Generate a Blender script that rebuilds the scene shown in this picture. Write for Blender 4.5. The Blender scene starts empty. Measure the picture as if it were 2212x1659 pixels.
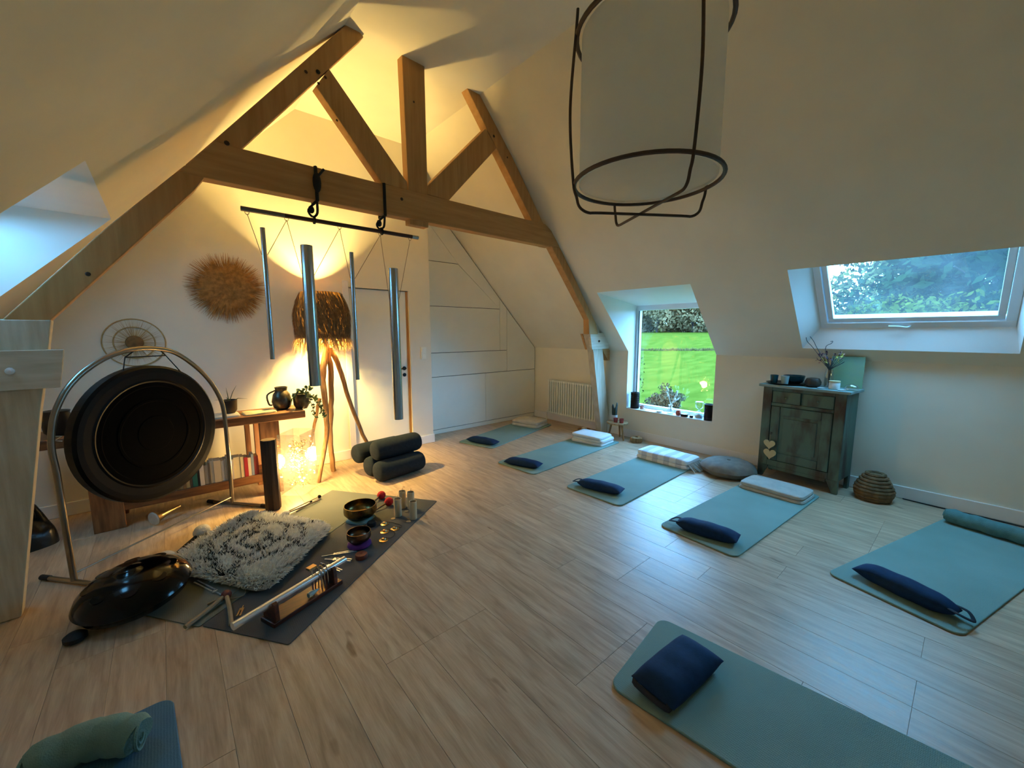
import bpy, bmesh, math, random
import numpy as np
from mathutils import Vector, Matrix
random.seed(7)
scene = bpy.context.scene
COL = scene.collection

# ------------------------------------------------------------------ camera
F_PX, YAW, PITCH, ROLL, CAM_H = 867.68, 0.7124, 0.1294, -0.001, 1.5219
IW, IH = 2212.0, 1659.0
_f = np.array([math.sin(YAW)*math.cos(PITCH), math.cos(YAW)*math.cos(PITCH), -math.sin(PITCH)])
_r = np.array([math.cos(YAW), -math.sin(YAW), 0.0]); _u = np.cross(_r, _f)
_r, _u = _r*math.cos(ROLL)+_u*math.sin(ROLL), -_r*math.sin(ROLL)+_u*math.cos(ROLL)
EYE = np.array([0.0, 0.0, CAM_H])
cam_d = bpy.data.cameras.new('camera'); cam = bpy.data.objects.new('camera', cam_d); COL.objects.link(cam)
cam_d.sensor_fit = 'HORIZONTAL'; cam_d.sensor_width = 36.0; cam_d.lens = F_PX/IW*36.0
cam_d.clip_start = 0.02; cam_d.clip_end = 2000
cam.matrix_world = Matrix(((_r[0], _u[0], -_f[0], 0), (_r[1], _u[1], -_f[1], 0), (_r[2], _u[2], -_f[2], CAM_H), (0, 0, 0, 1)))
scene.camera = cam

# ------------------------------------------------------------------ world, light, exposure
SKY = 22.0
world = bpy.data.worlds.new('sky'); scene.world = world; world.use_nodes = True
wn = world.node_tree.nodes; wn.clear()
wo = wn.new('ShaderNodeOutputWorld'); wb = wn.new('ShaderNodeBackground')
wb.inputs[0].default_value = (0.19, 0.51, 1.0, 1); wb.inputs[1].default_value = SKY
world.node_tree.links.new(wb.outputs[0], wo.inputs[0])
vs = scene.view_settings
scene.display_settings.display_device = 'sRGB'
vs.view_transform = 'Standard'; vs.look = 'None'; vs.gamma = 1.0; vs.use_curve_mapping = False
vs.exposure = 0.28
scene.cycles.diffuse_bounces = 8; scene.cycles.transparent_max_bounces = 16
scene.cycles.sample_clamp_indirect = 10.0
scene.cycles.caustics_reflective = False; scene.cycles.caustics_refractive = False

# ------------------------------------------------------------------ room numbers (metres)
D0, DC, W, HK, TA = 4.843, 5.198, 5.023, 1.244, 1.0228      # far wall, closet wall, right wall, knee height, roof slope
ZC, XL, XR = 3.80, 1.23, 2.526                               # flat ceiling height and its two edges
XLW = XL-(ZC-HK)/TA                                          # left knee wall
YB = -2.6                                                    # wall behind the camera
def slope_r(z): return W-(z-HK)/TA
def slope_l(z): return XL-(ZC-z)/TA

# pixel -> direction -> point on a stated plane
def ray(q): return _f+_r*(q[0]-IW/2)/F_PX-_u*(q[1]-IH/2)/F_PX
def FL(px, py, z=0.0):
    d = ray((px, py)); return EYE+d*((z-CAM_H)/d[2])
def PY(px, py, y):
    d = ray((px, py)); return EYE+d*(y/d[1])
def PX(px, py, x):
    d = ray((px, py)); return EYE+d*(x/d[0])
def PL(px, py, A, n):
    d = ray((px, py)); n = np.array(n, float); return EYE+d*(((np.array(A)-EYE)@n)/(d@n))

# ------------------------------------------------------------------ mesh helpers
class M:
    def __init__(s): s.v = []; s.f = []
    def add(s, vs, fs):
        b = len(s.v); s.v += [tuple(map(float, v)) for v in vs]; s.f += [tuple(b+i for i in f) for f in fs]; return s
    def quad(s, a, b, c, d): return s.add([a, b, c, d], [(0, 1, 2, 3)])
    def box(s, c, size, R=None):
        hx, hy, hz = [k/2 for k in size]
        P = [np.array((x, y, z)) for x in (-hx, hx) for y in (-hy, hy) for z in (-hz, hz)]
        if R is not None: P = [R@q for q in P]
        P = [q+np.array(c, float) for q in P]
        return s.add(P, [(0, 1, 3, 2), (4, 6, 7, 5), (0, 4, 5, 1), (2, 3, 7, 6), (0, 2, 6, 4), (1, 5, 7, 3)])
    def bb(s, x0, x1, y0, y1, z0, z1): return s.box(((x0+x1)/2, (y0+y1)/2, (z0+z1)/2), (abs(x1-x0), abs(y1-y0), abs(z1-z0)))
    def prism(s, pts, ext):
        pts = [np.array(p, float) for p in pts]; e = np.array(ext, float); n = len(pts)
        fs = [tuple(range(n)), tuple(range(2*n-1, n-1, -1))]+[(i, i+n, (i+1) % n+n, (i+1) % n) for i in range(n)]
        return s.add(pts+[p+e for p in pts], fs)
    def tube(s, path, r, n=8, cap=True, closed=False, flat=None):
        path = [np.array(p, float) for p in path]; m = len(path)
        rr = r if hasattr(r, '__len__') else [r]*m
        rings = []; up = None
        for i in range(m):
            if closed: t = path[(i+1) % m]-path[i-1]
            else: t = path[min(i+1, m-1)]-path[max(i-1, 0)]
            t = t/(np.linalg.norm(t)+1e-12)
            if up is None:
                up = np.array((0, 0, 1.0)) if abs(t[2]) < .9 else np.array((1.0, 0, 0))
            up = up-t*(up@t); up /= np.linalg.norm(up)+1e-12
            side = np.cross(t, up)
            k = 1.0 if flat is None else flat
            rings.append([path[i]+rr[i]*(math.cos(a)*side+k*math.sin(a)*up) for a in [2*math.pi*j/n for j in range(n)]])
        vs = [v for ring in rings for v in ring]; fs = []
        for i in range(m if closed else m-1):
            i2 = (i+1) % m
            for j in range(n):
                fs.append((i*n+j, i*n+(j+1) % n, i2*n+(j+1) % n, i2*n+j))
        if cap and not closed:
            fs += [tuple(range(n-1, -1, -1)), tuple((m-1)*n+j for j in range(n))]
        return s.add(vs, fs)
    def lathe(s, prof, o=(0, 0, 0), n=24, R=None, wob=None, cap=True):
        o = np.array(o, float); vs = []; fs = []; m = len(prof)
        for i, (r, z) in enumerate(prof):
            for j in range(n):
                a = 2*math.pi*j/n; k = 1 if wob is None else wob(a, z)
                p = np.array((max(r, 1e-4)*k*math.cos(a), max(r, 1e-4)*k*math.sin(a), z))
                vs.append((R@p if R is not None else p)+o)
        for i in range(m-1):
            for j in range(n):
                fs.append((i*n+j, i*n+(j+1) % n, (i+1)*n+(j+1) % n, (i+1)*n+j))
        if cap: fs += [tuple(range(n-1, -1, -1)), tuple((m-1)*n+j for j in range(n))]
        return s.add(vs, fs)
    def ball(s, c, r, n=12, m=8, sc=(1, 1, 1), R=None):
        prof = [(math.sin(math.pi*i/m), -math.cos(math.pi*i/m)) for i in range(m+1)]
        c = np.array(c, float); b = M(); b.lathe(prof, n=n)
        V = [np.array(v)*r*np.array(sc) for v in b.v]
        if R is not None: V = [R@v for v in V]
        return s.add([v+c for v in V], b.f)

ORG = {}
def link(name, mesh): 
    o = bpy.data.objects.new(name, mesh); COL.objects.link(o); return o
def tag(o, label=None, cat=None, group=None, kind=None):
    if label: o['label'] = label
    if cat: o['category'] = cat
    if group: o['group'] = group
    if kind: o['kind'] = kind
    return o
def build(m, name, mat, parent=None, smooth=False, bevel=0, seg=2, sub=0, origin=None, solid=0, recalc=True):
    V = np.array(m.v)
    lo, hi = V.min(0), V.max(0)
    org = np.array(origin, float) if origin is not None else np.array(((lo[0]+hi[0])/2, (lo[1]+hi[1])/2, lo[2]))
    me = bpy.data.meshes.new(name); me.from_pydata((V-org).tolist(), [], m.f)
    if recalc:
        bm = bmesh.new(); bm.from_mesh(me); bmesh.ops.recalc_face_normals(bm, faces=bm.faces); bm.to_mesh(me); bm.free()
    me.materials.append(MAT[mat])
    if smooth:
        me.polygons.foreach_set('use_smooth', [True]*len(me.polygons))
    me.update()
    o = link(name, me)
    if parent is not None:
        o.parent = parent; po = ORG[parent.name]
        o.location = Vector(org-po)
    else: o.location = Vector(org)
    ORG[o.name] = org
    if solid:
        md = o.modifiers.new('thick', 'SOLIDIFY'); md.thickness = solid; md.offset = 0
    if bevel:
        md = o.modifiers.new('bevel', 'BEVEL'); md.width = bevel; md.segments = seg; md.limit_method = 'ANGLE'; md.angle_limit = math.radians(35)
    if sub:
        md = o.modifiers.new('sub', 'SUBSURF'); md.levels = sub; md.render_levels = sub
    if smooth and not sub and recalc:
        try: me.set_sharp_from_angle(angle=math.radians(42))
        except Exception: pass
    return o
def thing(name, label, cat, loc, group=None, kind=None):
    o = bpy.data.objects.new(name, None); COL.objects.link(o); o.empty_display_size = .05
    o.location = Vector(np.array(loc, float)); ORG[o.name] = np.array(loc, float)
    return tag(o, label, cat, group, kind)
def dup(root, loc, rz=0.0, label=None, sc=None):
    r = root.copy(); COL.objects.link(r); r.location = Vector(np.array(loc, float)); r.rotation_euler = (0, 0, rz)
    if sc: r.scale = sc
    if label: r['label'] = label
    for ch in list(root.children):
        c = ch.copy(); COL.objects.link(c); c.parent = r
        for g in list(ch.children):
            d = g.copy(); COL.objects.link(d); d.parent = c
    return r
def Rz(a): c, s_ = math.cos(a), math.sin(a); return np.array(((c, -s_, 0), (s_, c, 0), (0, 0, 1.0)))
def frame_from(z, x=None):
    z = np.array(z, float); z /= np.linalg.norm(z)
    h_ = np.array(x if x is not None else ((0, 0, 1) if abs(z[2]) < .9 else (1, 0, 0)), float)
    x_ = h_-z*(h_@z); x_ /= np.linalg.norm(x_); y_ = np.cross(z, x_)
    return np.array((x_, y_, z)).T
def lerp(a, b, t): return np.array(a, float)*(1-t)+np.array(b, float)*t
def smooth_path(pts, k=6):
    pts = [np.array(p, float) for p in pts]; out = []
    for i in range(len(pts)-1):
        p0, p1, p2, p3 = pts[max(i-1, 0)], pts[i], pts[i+1], pts[min(i+2, len(pts)-1)]
        for j in range(k):
            t = j/k
            out.append(.5*((2*p1)+(-p0+p2)*t+(2*p0-5*p1+4*p2-p3)*t*t+(-p0+3*p1-3*p2+p3)*t**3))
    out.append(pts[-1]); return out

# ------------------------------------------------------------------ materials
MAT = {}
def C(hx):
    hx = hx.lstrip('#'); c = [int(hx[i:i+2], 16)/255 for i in (0, 2, 4)]
    return tuple(x/12.92 if x <= .04045 else ((x+.055)/1.055)**2.4 for x in c)
def mat(name, col, rough=.6, metal=0.0, var=0.12, scale=8.0, stretch=(1, 1, 1), bump=0.0, bscale=None, col2=None, lo=.35, hi=.65,
        detail=3.0, trans=0.0, emit=None, estr=0.0, rnd=0.0, sheen=0.0, coat=0.0, translucent=0.0, rotz=0.0, spec=None, coord='Object'):
    m = bpy.data.materials.new(name); m.use_nodes = True; MAT[name] = m
    nt = m.node_tree; N = nt.nodes; L = nt.links; b = N['Principled BSDF']
    c1 = C(col) if isinstance(col, str) else col
    c2 = (C(col2) if isinstance(col2, str) else col2) if col2 else tuple(x*(1-var) for x in c1)
    b.inputs['Roughness'].default_value = rough; b.inputs['Metallic'].default_value = metal
    if spec is not None: b.inputs['Specular IOR Level'].default_value = spec
    if trans: b.inputs['Transmission Weight'].default_value = trans
    if sheen: b.inputs['Sheen Weight'].default_value = sheen
    if coat: b.inputs['Coat Weight'].default_value = coat
    tc = N.new('ShaderNodeTexCoord'); mp = N.new('ShaderNodeMapping'); mp.inputs['Scale'].default_value = stretch
    mp.inputs['Rotation'].default_value = (0, rotz, 0) if isinstance(rotz, (int, float)) else rotz
    L.new(tc.outputs[coord], mp.inputs[0])
    no = N.new('ShaderNodeTexNoise'); no.inputs['Scale'].default_value = scale; no.inputs['Detail'].default_value = detail
    L.new(mp.outputs[0], no.inputs['Vector'])
    cr = N.new('ShaderNodeValToRGB'); cr.color_ramp.elements[0].position = lo; cr.color_ramp.elements[1].position = hi
    cr.color_ramp.elements[0].color = (*c2, 1); cr.color_ramp.elements[1].color = (*c1, 1)
    L.new(no.outputs[0], cr.inputs[0]); src = cr.outputs[0]
    if rnd:
        oi = N.new('ShaderNodeObjectInfo'); hs = N.new('ShaderNodeHueSaturation'); mr = N.new('ShaderNodeMapRange')
        mr.inputs[3].default_value = 1-rnd; mr.inputs[4].default_value = 1+rnd
        L.new(oi.outputs['Random'], mr.inputs[0]); L.new(mr.outputs[0], hs.inputs['Value']); L.new(src, hs.inputs['Color']); src = hs.outputs[0]
        ad = N.new('ShaderNodeVectorMath'); ad.operation = 'ADD'; ml = N.new('ShaderNodeVectorMath'); ml.operation = 'SCALE'
        ml.inputs[3].default_value = 37.0
        cb = N.new('ShaderNodeCombineXYZ'); L.new(oi.outputs['Random'], cb.inputs[0]); L.new(oi.outputs['Random'], cb.inputs[1])
        L.new(cb.outputs[0], ml.inputs[0]); L.new(mp.outputs[0], ad.inputs[0]); L.new(ml.outputs[0], ad.inputs[1]); L.new(ad.outputs[0], no.inputs['Vector'])
    L.new(src, b.inputs['Base Color'])
    if bump:
        n2 = N.new('ShaderNodeTexNoise'); n2.inputs['Scale'].default_value = bscale or scale*4; n2.inputs['Detail'].default_value = 3
        L.new(mp.outputs[0], n2.inputs['Vector'])
        bp = N.new('ShaderNodeBump'); bp.inputs['Strength'].default_value = bump; bp.inputs['Distance'].default_value = .01
        L.new(n2.outputs[0], bp.inputs['Height']); L.new(bp.outputs[0], b.inputs['Normal'])
    if emit:
        b.inputs['Emission Color'].default_value = (*(C(emit) if isinstance(emit, str) else emit), 1); b.inputs['Emission Strength'].default_value = estr
    if translucent:
        tr = N.new('ShaderNodeBsdfTranslucent'); mx = N.new('ShaderNodeMixShader'); mx.inputs[0].default_value = translucent
        L.new(src, tr.inputs[0]); L.new(b.outputs[0], mx.inputs[1]); L.new(tr.outputs[0], mx.inputs[2]); L.new(mx.outputs[0], N['Material Output'].inputs[0])
    return m
def glassy(name, tint=(1, 1, 1), refl=.06, rough=.02, haze=0.0, fac_noise=0):
    """clear pane: see-through with a weak reflection, optionally a thin film of haze/dirt"""
    m = bpy.data.materials.new(name); m.use_nodes = True; MAT[name] = m
    nt = m.node_tree; N = nt.nodes; L = nt.links; N.remove(N['Principled BSDF']); out = N['Material Output']
    t = N.new('ShaderNodeBsdfTransparent'); t.inputs[0].default_value = (*tint, 1)
    g = N.new('ShaderNodeBsdfGlossy'); g.inputs['Roughness'].default_value = rough
    fr = N.new('ShaderNodeLayerWeight'); fr.inputs[0].default_value = .35
    mr = N.new('ShaderNodeMapRange'); mr.inputs[3].default_value = refl; mr.inputs[4].default_value = min(1, refl*7)
    L.new(fr.outputs['Facing'], mr.inputs[0])
    mx = N.new('ShaderNodeMixShader'); L.new(mr.outputs[0], mx.inputs[0]); L.new(t.outputs[0], mx.inputs[1]); L.new(g.outputs[0], mx.inputs[2])
    last = mx.outputs[0]
    if haze:
        d = N.new('ShaderNodeBsdfTranslucent'); d.inputs[0].default_value = (.85, .9, .9, 1)
        m2 = N.new('ShaderNodeMixShader'); L.new(last, m2.inputs[1]); L.new(d.outputs[0], m2.inputs[2])
        tc = N.new('ShaderNodeTexCoord'); no = N.new('ShaderNodeTexNoise'); no.inputs['Scale'].default_value = fac_noise or 3; no.inputs['Detail'].default_value = 5
        L.new(tc.outputs['Object'], no.inputs['Vector'])
        r2 = N.new('ShaderNodeMapRange'); r2.inputs[1].default_value = .3; r2.inputs[2].default_value = .7; r2.inputs[3].default_value = haze*.6; r2.inputs[4].default_value = haze*1.3
        L.new(no.outputs[0], r2.inputs[0]); L.new(r2.outputs[0], m2.inputs[0]); last = m2.outputs[0]
    L.new(last, out.inputs[0]); return m

mat('plaster', '#eae4d0', .85, var=.05, scale=2.5, bump=.03, bscale=60)
mat('white_paint', '#eceae4', .55, var=.04, scale=3)
mat('white_lacquer', '#f0efe0', .4, var=.03, scale=4)
mat('pvc', '#e9edef', .35, var=.03)
mat('pine', '#c0935c', .62, scale=2.2, stretch=(1.2, 6, 14), col2='#ab7d47', lo=.3, hi=.7, detail=5, bump=.05, bscale=16)
mat('pine_v', '#c0935c', .62, scale=2.2, stretch=(14, 6, 1.2), col2='#ab7d47', lo=.3, hi=.7, detail=5, bump=.05, bscale=16)
mat('pine_l', '#c0935c', .62, scale=2.2, stretch=(14, 6, 1.2), rotz=math.radians(44), col2='#ab7d47', lo=.3, hi=.7, detail=5, bump=.05, bscale=16)
mat('pine_r', '#c0935c', .62, scale=2.2, stretch=(14, 6, 1.2), rotz=math.radians(-44), col2='#ab7d47', lo=.3, hi=.7, detail=5, bump=.05, bscale=16)
mat('pine_daylit', '#cfc6b2', .65, scale=3.0, stretch=(12, 6, 1.2), col2='#b5a88e', lo=.3, hi=.7, bump=.06, bscale=16)  # post pine made paler, window daylight put into the colour
mat('pine_board_daylit', '#d8d2c2', .65, scale=3.0, stretch=(1.2, 6, 12), col2='#bdb29a', lo=.3, hi=.7, bump=.06, bscale=16)  # same pine for the clamp boards, whitened to stand in for daylight
mat('knot', '#3c2412', .7)
mat('black_metal', '#0c0c0e', .35, metal=.3)
mat('groove', '#57534c', .8)
glassy('pane_glass', (.97, 1, .99), .03, .01)
glassy('pane_misty', (.9, 1.0, .96), .05, .02, haze=.014, fac_noise=5)

# laminate floor planks: stretched grain, dark knots, each board its own tone
def plank_mat():
    m = bpy.data.materials.new('laminate'); m.use_nodes = True; MAT['laminate'] = m
    nt = m.node_tree; N = nt.nodes; L = nt.links; b = N['Principled BSDF']; b.inputs['Roughness'].default_value = .42
    tc = N.new('ShaderNodeTexCoord'); oi = N.new('ShaderNodeObjectInfo')
    sc_ = N.new('ShaderNodeVectorMath'); sc_.operation = 'SCALE'; sc_.inputs[3].default_value = 53.0
    cb = N.new('ShaderNodeCombineXYZ')
    for i in range(3): L.new(oi.outputs['Random'], cb.inputs[i])
    L.new(cb.outputs[0], sc_.inputs[0])
    ad = N.new('ShaderNodeVectorMath'); ad.operation = 'ADD'; L.new(tc.outputs['Object'], ad.inputs[0]); L.new(sc_.outputs[0], ad.inputs[1])
    def noise(s, stretch, det, dist=0):
        mp = N.new('ShaderNodeMapping'); mp.inputs['Scale'].default_value = stretch; L.new(ad.outputs[0], mp.inputs[0])
        n = N.new('ShaderNodeTexNoise'); n.inputs['Scale'].default_value = s; n.inputs['Detail'].default_value = det; n.inputs['Distortion'].default_value = dist
        L.new(mp.outputs[0], n.inputs['Vector']); return n.outputs[0]
    n1 = noise(5, (6, .7, 1), 5, .6); n2 = noise(22, (9, .5, 1), 3); n3 = noise(4.6, (2.8, .8, 1), 2)
    cr = N.new('ShaderNodeValToRGB'); e = cr.color_ramp.elements
    e[0].position = .28; e[0].color = (*C('#a68d71'), 1); e[1].position = .72; e[1].color = (*C('#cfb798'), 1)
    k = e.new(.5); k.color = (*C('#bda385'), 1)
    L.new(n1, cr.inputs[0])
    mx = N.new('ShaderNodeMix'); mx.data_type = 'RGBA'; mx.blend_type = 'MULTIPLY'; mx.inputs[0].default_value = .30
    r2 = N.new('ShaderNodeValToRGB'); r2.color_ramp.elements[0].position = .3; r2.color_ramp.elements[0].color = (.62, .58, .52, 1); r2.color_ramp.elements[1].position = .6; r2.color_ramp.elements[1].color = (1, 1, 1, 1)
    L.new(n2, r2.inputs[0]); L.new(cr.outputs[0], mx.inputs[6]); L.new(r2.outputs[0], mx.inputs[7])
    kn = N.new('ShaderNodeValToRGB'); kn.color_ramp.elements[0].position = .22; kn.color_ramp.elements[0].color = (.35, .27, .2, 1); kn.color_ramp.elements[1].position = .29; kn.color_ramp.elements[1].color = (1, 1, 1, 1)
    L.new(n3, kn.inputs[0])
    m2 = N.new('ShaderNodeMix'); m2.data_type = 'RGBA'; m2.blend_type = 'MULTIPLY'; m2.inputs[0].default_value = .8
    L.new(mx.outputs[2], m2.inputs[6]); L.new(kn.outputs[0], m2.inputs[7])
    hs = N.new('ShaderNodeHueSaturation'); mr = N.new('ShaderNodeMapRange'); mr.inputs[3].default_value = .92; mr.inputs[4].default_value = 1.07
    L.new(oi.outputs['Random'], mr.inputs[0]); L.new(mr.outputs[0], hs.inputs['Value']); L.new(m2.outputs[2], hs.inputs['Color'])
    L.new(hs.outputs[0], b.inputs['Base Color'])
    rr = N.new('ShaderNodeMapRange'); rr.inputs[3].default_value = .31; rr.inputs[4].default_value = .46; L.new(n1, rr.inputs[0]); L.new(rr.outputs[0], b.inputs['Roughness'])
    bp = N.new('ShaderNodeBump'); bp.inputs['Strength'].default_value = .08; bp.inputs['Distance'].default_value = .004; L.new(n2, bp.inputs['Height']); L.new(bp.outputs[0], b.inputs['Normal'])
plank_mat()

# ------------------------------------------------------------------ the setting
def struct(m, name, mt, parent=None, **k):
    o = build(m, name, mt, parent, **k)
    if parent is None: o['kind'] = 'structure'
    return o
# floor slab and planks (laid along the room)
slab = M().bb(XLW-.1, W+.1, YB-.1, DC+.1, -.06, -.006); floor = struct(slab, 'floor', 'laminate', origin=(0, 0, 0))
PWD, PLN = 0.192, 1.285
ncol = int(math.ceil((W-XLW)/PWD)); base_mesh = {}
def plank(x0, x1, y0, y1):
    key = (round(x1-x0, 3), round(y1-y0, 3)); ox, oy = (x0+x1)/2, (y0+y1)/2
    if key not in base_mesh:
        g = .0005; c = .0007; a, b_ = (x1-x0)/2-g, (y1-y0)/2-g
        V = [(-a, -b_, -.006), (a, -b_, -.006), (a, b_, -.006), (-a, b_, -.006), (-a, -b_, -c), (a, -b_, -c), (a, b_, -c), (-a, b_, -c),
             (-a+c, -b_+c, 0), (a-c, -b_+c, 0), (a-c, b_-c, 0), (-a+c, b_-c, 0)]
        Fs = [(0, 1, 5, 4), (1, 2, 6, 5), (2, 3, 7, 6), (3, 0, 4, 7), (4, 5, 9, 8), (5, 6, 10, 9), (6, 7, 11, 10), (7, 4, 8, 11), (8, 9, 10, 11)]
        me = bpy.data.meshes.new('plank'); me.from_pydata(V, [], Fs); me.materials.append(MAT['laminate']); base_mesh[key] = me
    o = link('plank', base_mesh[key]); o.parent = floor; o.location = (ox, oy, 0); ORG[o.name] = np.array((ox, oy, 0))
rp = random.Random(3)
for i in range(ncol):
    x0 = XLW+i*PWD; x1 = min(x0+PWD, W)
    y = -1.25-rp.choice((0, .32, .64, .96))*1.0
    while y < DC:
        y1 = min(y+PLN, DC)
        if y1 > -1.25: plank(x0, x1, max(y, -1.25), y1)
        y = y1
# walls
def wall_poly(name, pts, holes_quads=None):
    return struct(M().add(pts, [tuple(range(len(pts)))]), name, 'plaster', recalc=False)
WIN_Y0, WIN_Y1, SILL, WTOP, XWIN, WTOP_IN = 2.055, 3.27, .425, 2.02, 5.20, 1.875
SKY_Y0, SKY_Y1, SKY_Z0, SKY_Z1 = -.21, 1.17, 1.352, 2.06
LSK_Y0, LSK_Y1, LSK_Z0, LSK_Z1 = 2.86, 4.17, 1.50, 2.33
m = M()
for (ya, yb, za, zb) in ((YB, WIN_Y0, 0, HK), (WIN_Y1, DC, 0, HK), (WIN_Y0, WIN_Y1, 0, SILL)):
    m.quad((W, ya, za), (W, yb, za), (W, yb, zb), (W, ya, zb))
struct(m, 'wall_right', 'plaster')
m = M().quad((XLW, YB, 0), (XLW, D0, 0), (XLW, D0, HK), (XLW, YB, HK)); struct(m, 'wall_left', 'plaster')
m = M().add([(XLW, YB, 0), (W, YB, 0), (W, YB, HK), (XR, YB, ZC), (XL, YB, ZC), (XLW, YB, HK)], [(0, 1, 2, 3, 4, 5)]); struct(m, 'wall_back', 'plaster')
DX0, DX1, DH = 1.675, 2.432, 2.04
XE = 2.735
m = M()
m.add([(XLW, D0, 0), (DX0, D0, 0), (DX0, D0, DH), (DX0, D0, ZC), (XL, D0, ZC), (XLW, D0, HK)], [(0, 1, 2, 3, 4, 5)])
m.add([(DX0, D0, DH), (DX1, D0, DH), (DX1, D0, ZC), (DX0, D0, ZC)], [(0, 1, 2, 3)])
zE = HK+TA*(W-XE)
m.add([(DX1, D0, 0), (XE, D0, 0), (XE, D0, zE), (XR, D0, ZC), (DX1, D0, ZC), (DX1, D0, DH)], [(0, 1, 2, 3, 4, 5)])
m.quad((XE, D0, 0), (XE, DC, 0), (XE, DC, zE), (XE, D0, zE))
m.quad((DX0, D0, 0), (DX0, D0+.12, 0), (DX0, D0+.12, DH), (DX0, D0, DH)); m.quad((DX1, D0, 0), (DX1, D0+.12, 0), (DX1, D0+.12, DH), (DX1, D0, DH))
m.quad((DX0, D0, DH), (DX1, D0, DH), (DX1, D0+.12, DH), (DX0, D0+.12, DH))
wf = struct(m, 'wall_far', 'plaster')
# ceiling: two slopes with openings and the flat collar
def rp_(y, z): return (slope_r(z), y, z)
def lp_(y, z): return (slope_l(z), y, z)
def grid_with_holes(P, ys, zs, holes):
    m = M()
    for i in range(len(ys)-1):
        for j in range(len(zs)-1):
            yc, zc = (ys[i]+ys[i+1])/2, (zs[j]+zs[j+1])/2
            if any(h[0] < yc < h[1] and h[2] < zc < h[3] for h in holes): continue
            m.quad(P(ys[i], zs[j]), P(ys[i+1], zs[j]), P(ys[i+1], zs[j+1]), P(ys[i], zs[j+1]))
    return m
HR = [(WIN_Y0, WIN_Y1, HK, WTOP), (SKY_Y0, SKY_Y1, SKY_Z0, SKY_Z1)]
m = grid_with_holes(rp_, [YB, SKY_Y0, SKY_Y1, WIN_Y0, WIN_Y1, D0, DC], [HK, SKY_Z0, WTOP, SKY_Z1, ZC], HR)
m2 = grid_with_holes(lp_, [YB, LSK_Y0, LSK_Y1, D0], [HK, LSK_Z0, LSK_Z1, ZC], [(LSK_Y0, LSK_Y1, LSK_Z0, LSK_Z1)])
m.add(m2.v, m2.f); m.quad((XL, YB, ZC), (XR, YB, ZC), (XR, DC, ZC), (XL, DC, ZC))
struct(m, 'ceiling', 'plaster')
# closet wall with its fitted fronts
cz = thing('wall_closet', None, None, (4.0, DC, 0), kind='structure')
zt = lambda x: HK+TA*(W-x)
build(M().add([(XE, DC, 0), (W, DC, 0), (W, DC, HK), (XE, DC, zE)], [(0, 1, 2, 3)]), 'backing', 'groove', cz)
g = .004
def front(pts): build(M().prism([(x_, DC-.018, z_) for x_, z_ in pts], (0, .017, 0)), 'panel', 'white_lacquer', cz, bevel=.0015, seg=1)
xs = lambda z: W-(z-HK)/TA-.34     # inner edge of the strip that follows the roof
Z1, Z2, Z3, Z4, Z5 = 2.52, 1.89, 1.215, .86, .067
front([(XE, Z1+g), (xs(Z1), Z1+g), (XE, zt(XE)-.47)] if 0 else [(XE, Z1+g), (xs(Z1)-.02, Z1+g), (xs(3.2), 3.2), (XE, 3.2)])
front([(XE, Z2+g), (4.21, Z2+g), (xs(Z1)-.02, Z1-g), (XE, Z1-g)])
front([(XE, Z3+g), (4.21, Z3+g), (4.21, Z2-g), (XE, Z2-g)])
front([(XE, Z4+g), (4.36, Z4+g), (4.36, Z3-g), (XE, Z3-g)])
front([(XE, Z5+g), (3.905, Z5+g), (3.905, Z4-g), (XE, Z4-g)])
front([(3.911, Z5+g), (W-.01, Z5+g), (W-.01, Z4-g), (3.911, Z4-g)])
front([(XE, 0.002), (W-.01, 0.002), (W-.01, Z5-g), (XE, Z5-g)])
front([(4.366, Z4+g), (W-.01, Z4+g), (W-.01, HK), (4.366+.3, HK+.0), (4.366+.2, Z3+.25), (4.366, Z3-g)] if 0 else [(4.366, Z4+g), (W-.012, Z4+g), (W-.012, HK-.005), (4.366, zt(4.366)-.02)])
front([(4.216, Z3+g), (4.36, Z3+g), (4.36, zt(4.36)-.02), (4.216, zt(4.216)-.02)])
front([(xs(Z1)-.014, Z1+.0), (4.21, Z2+g), (4.21, zt(4.21)-.02), (xs(3.2)+.32, zt(xs(3.2)+.32)-.02), (xs(3.2)+.006, 3.2)])
# baseboards
BBH = .115
def bboard(name, x0, x1, y0, y1): struct(M().bb(x0, x1, y0, y1, 0.001, BBH), name, 'white_paint', bevel=.005, seg=2)
bboard('baseboard_right', W-.016, W, YB, DC-.02); bboard('baseboard_left', XLW, XLW+.016, YB, D0)
bboard('baseboard_far', XLW+.016, DX0-.075, D0-.016, D0); bboard('baseboard_door', DX1+.04, XE+.016, D0-.016, D0)
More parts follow.
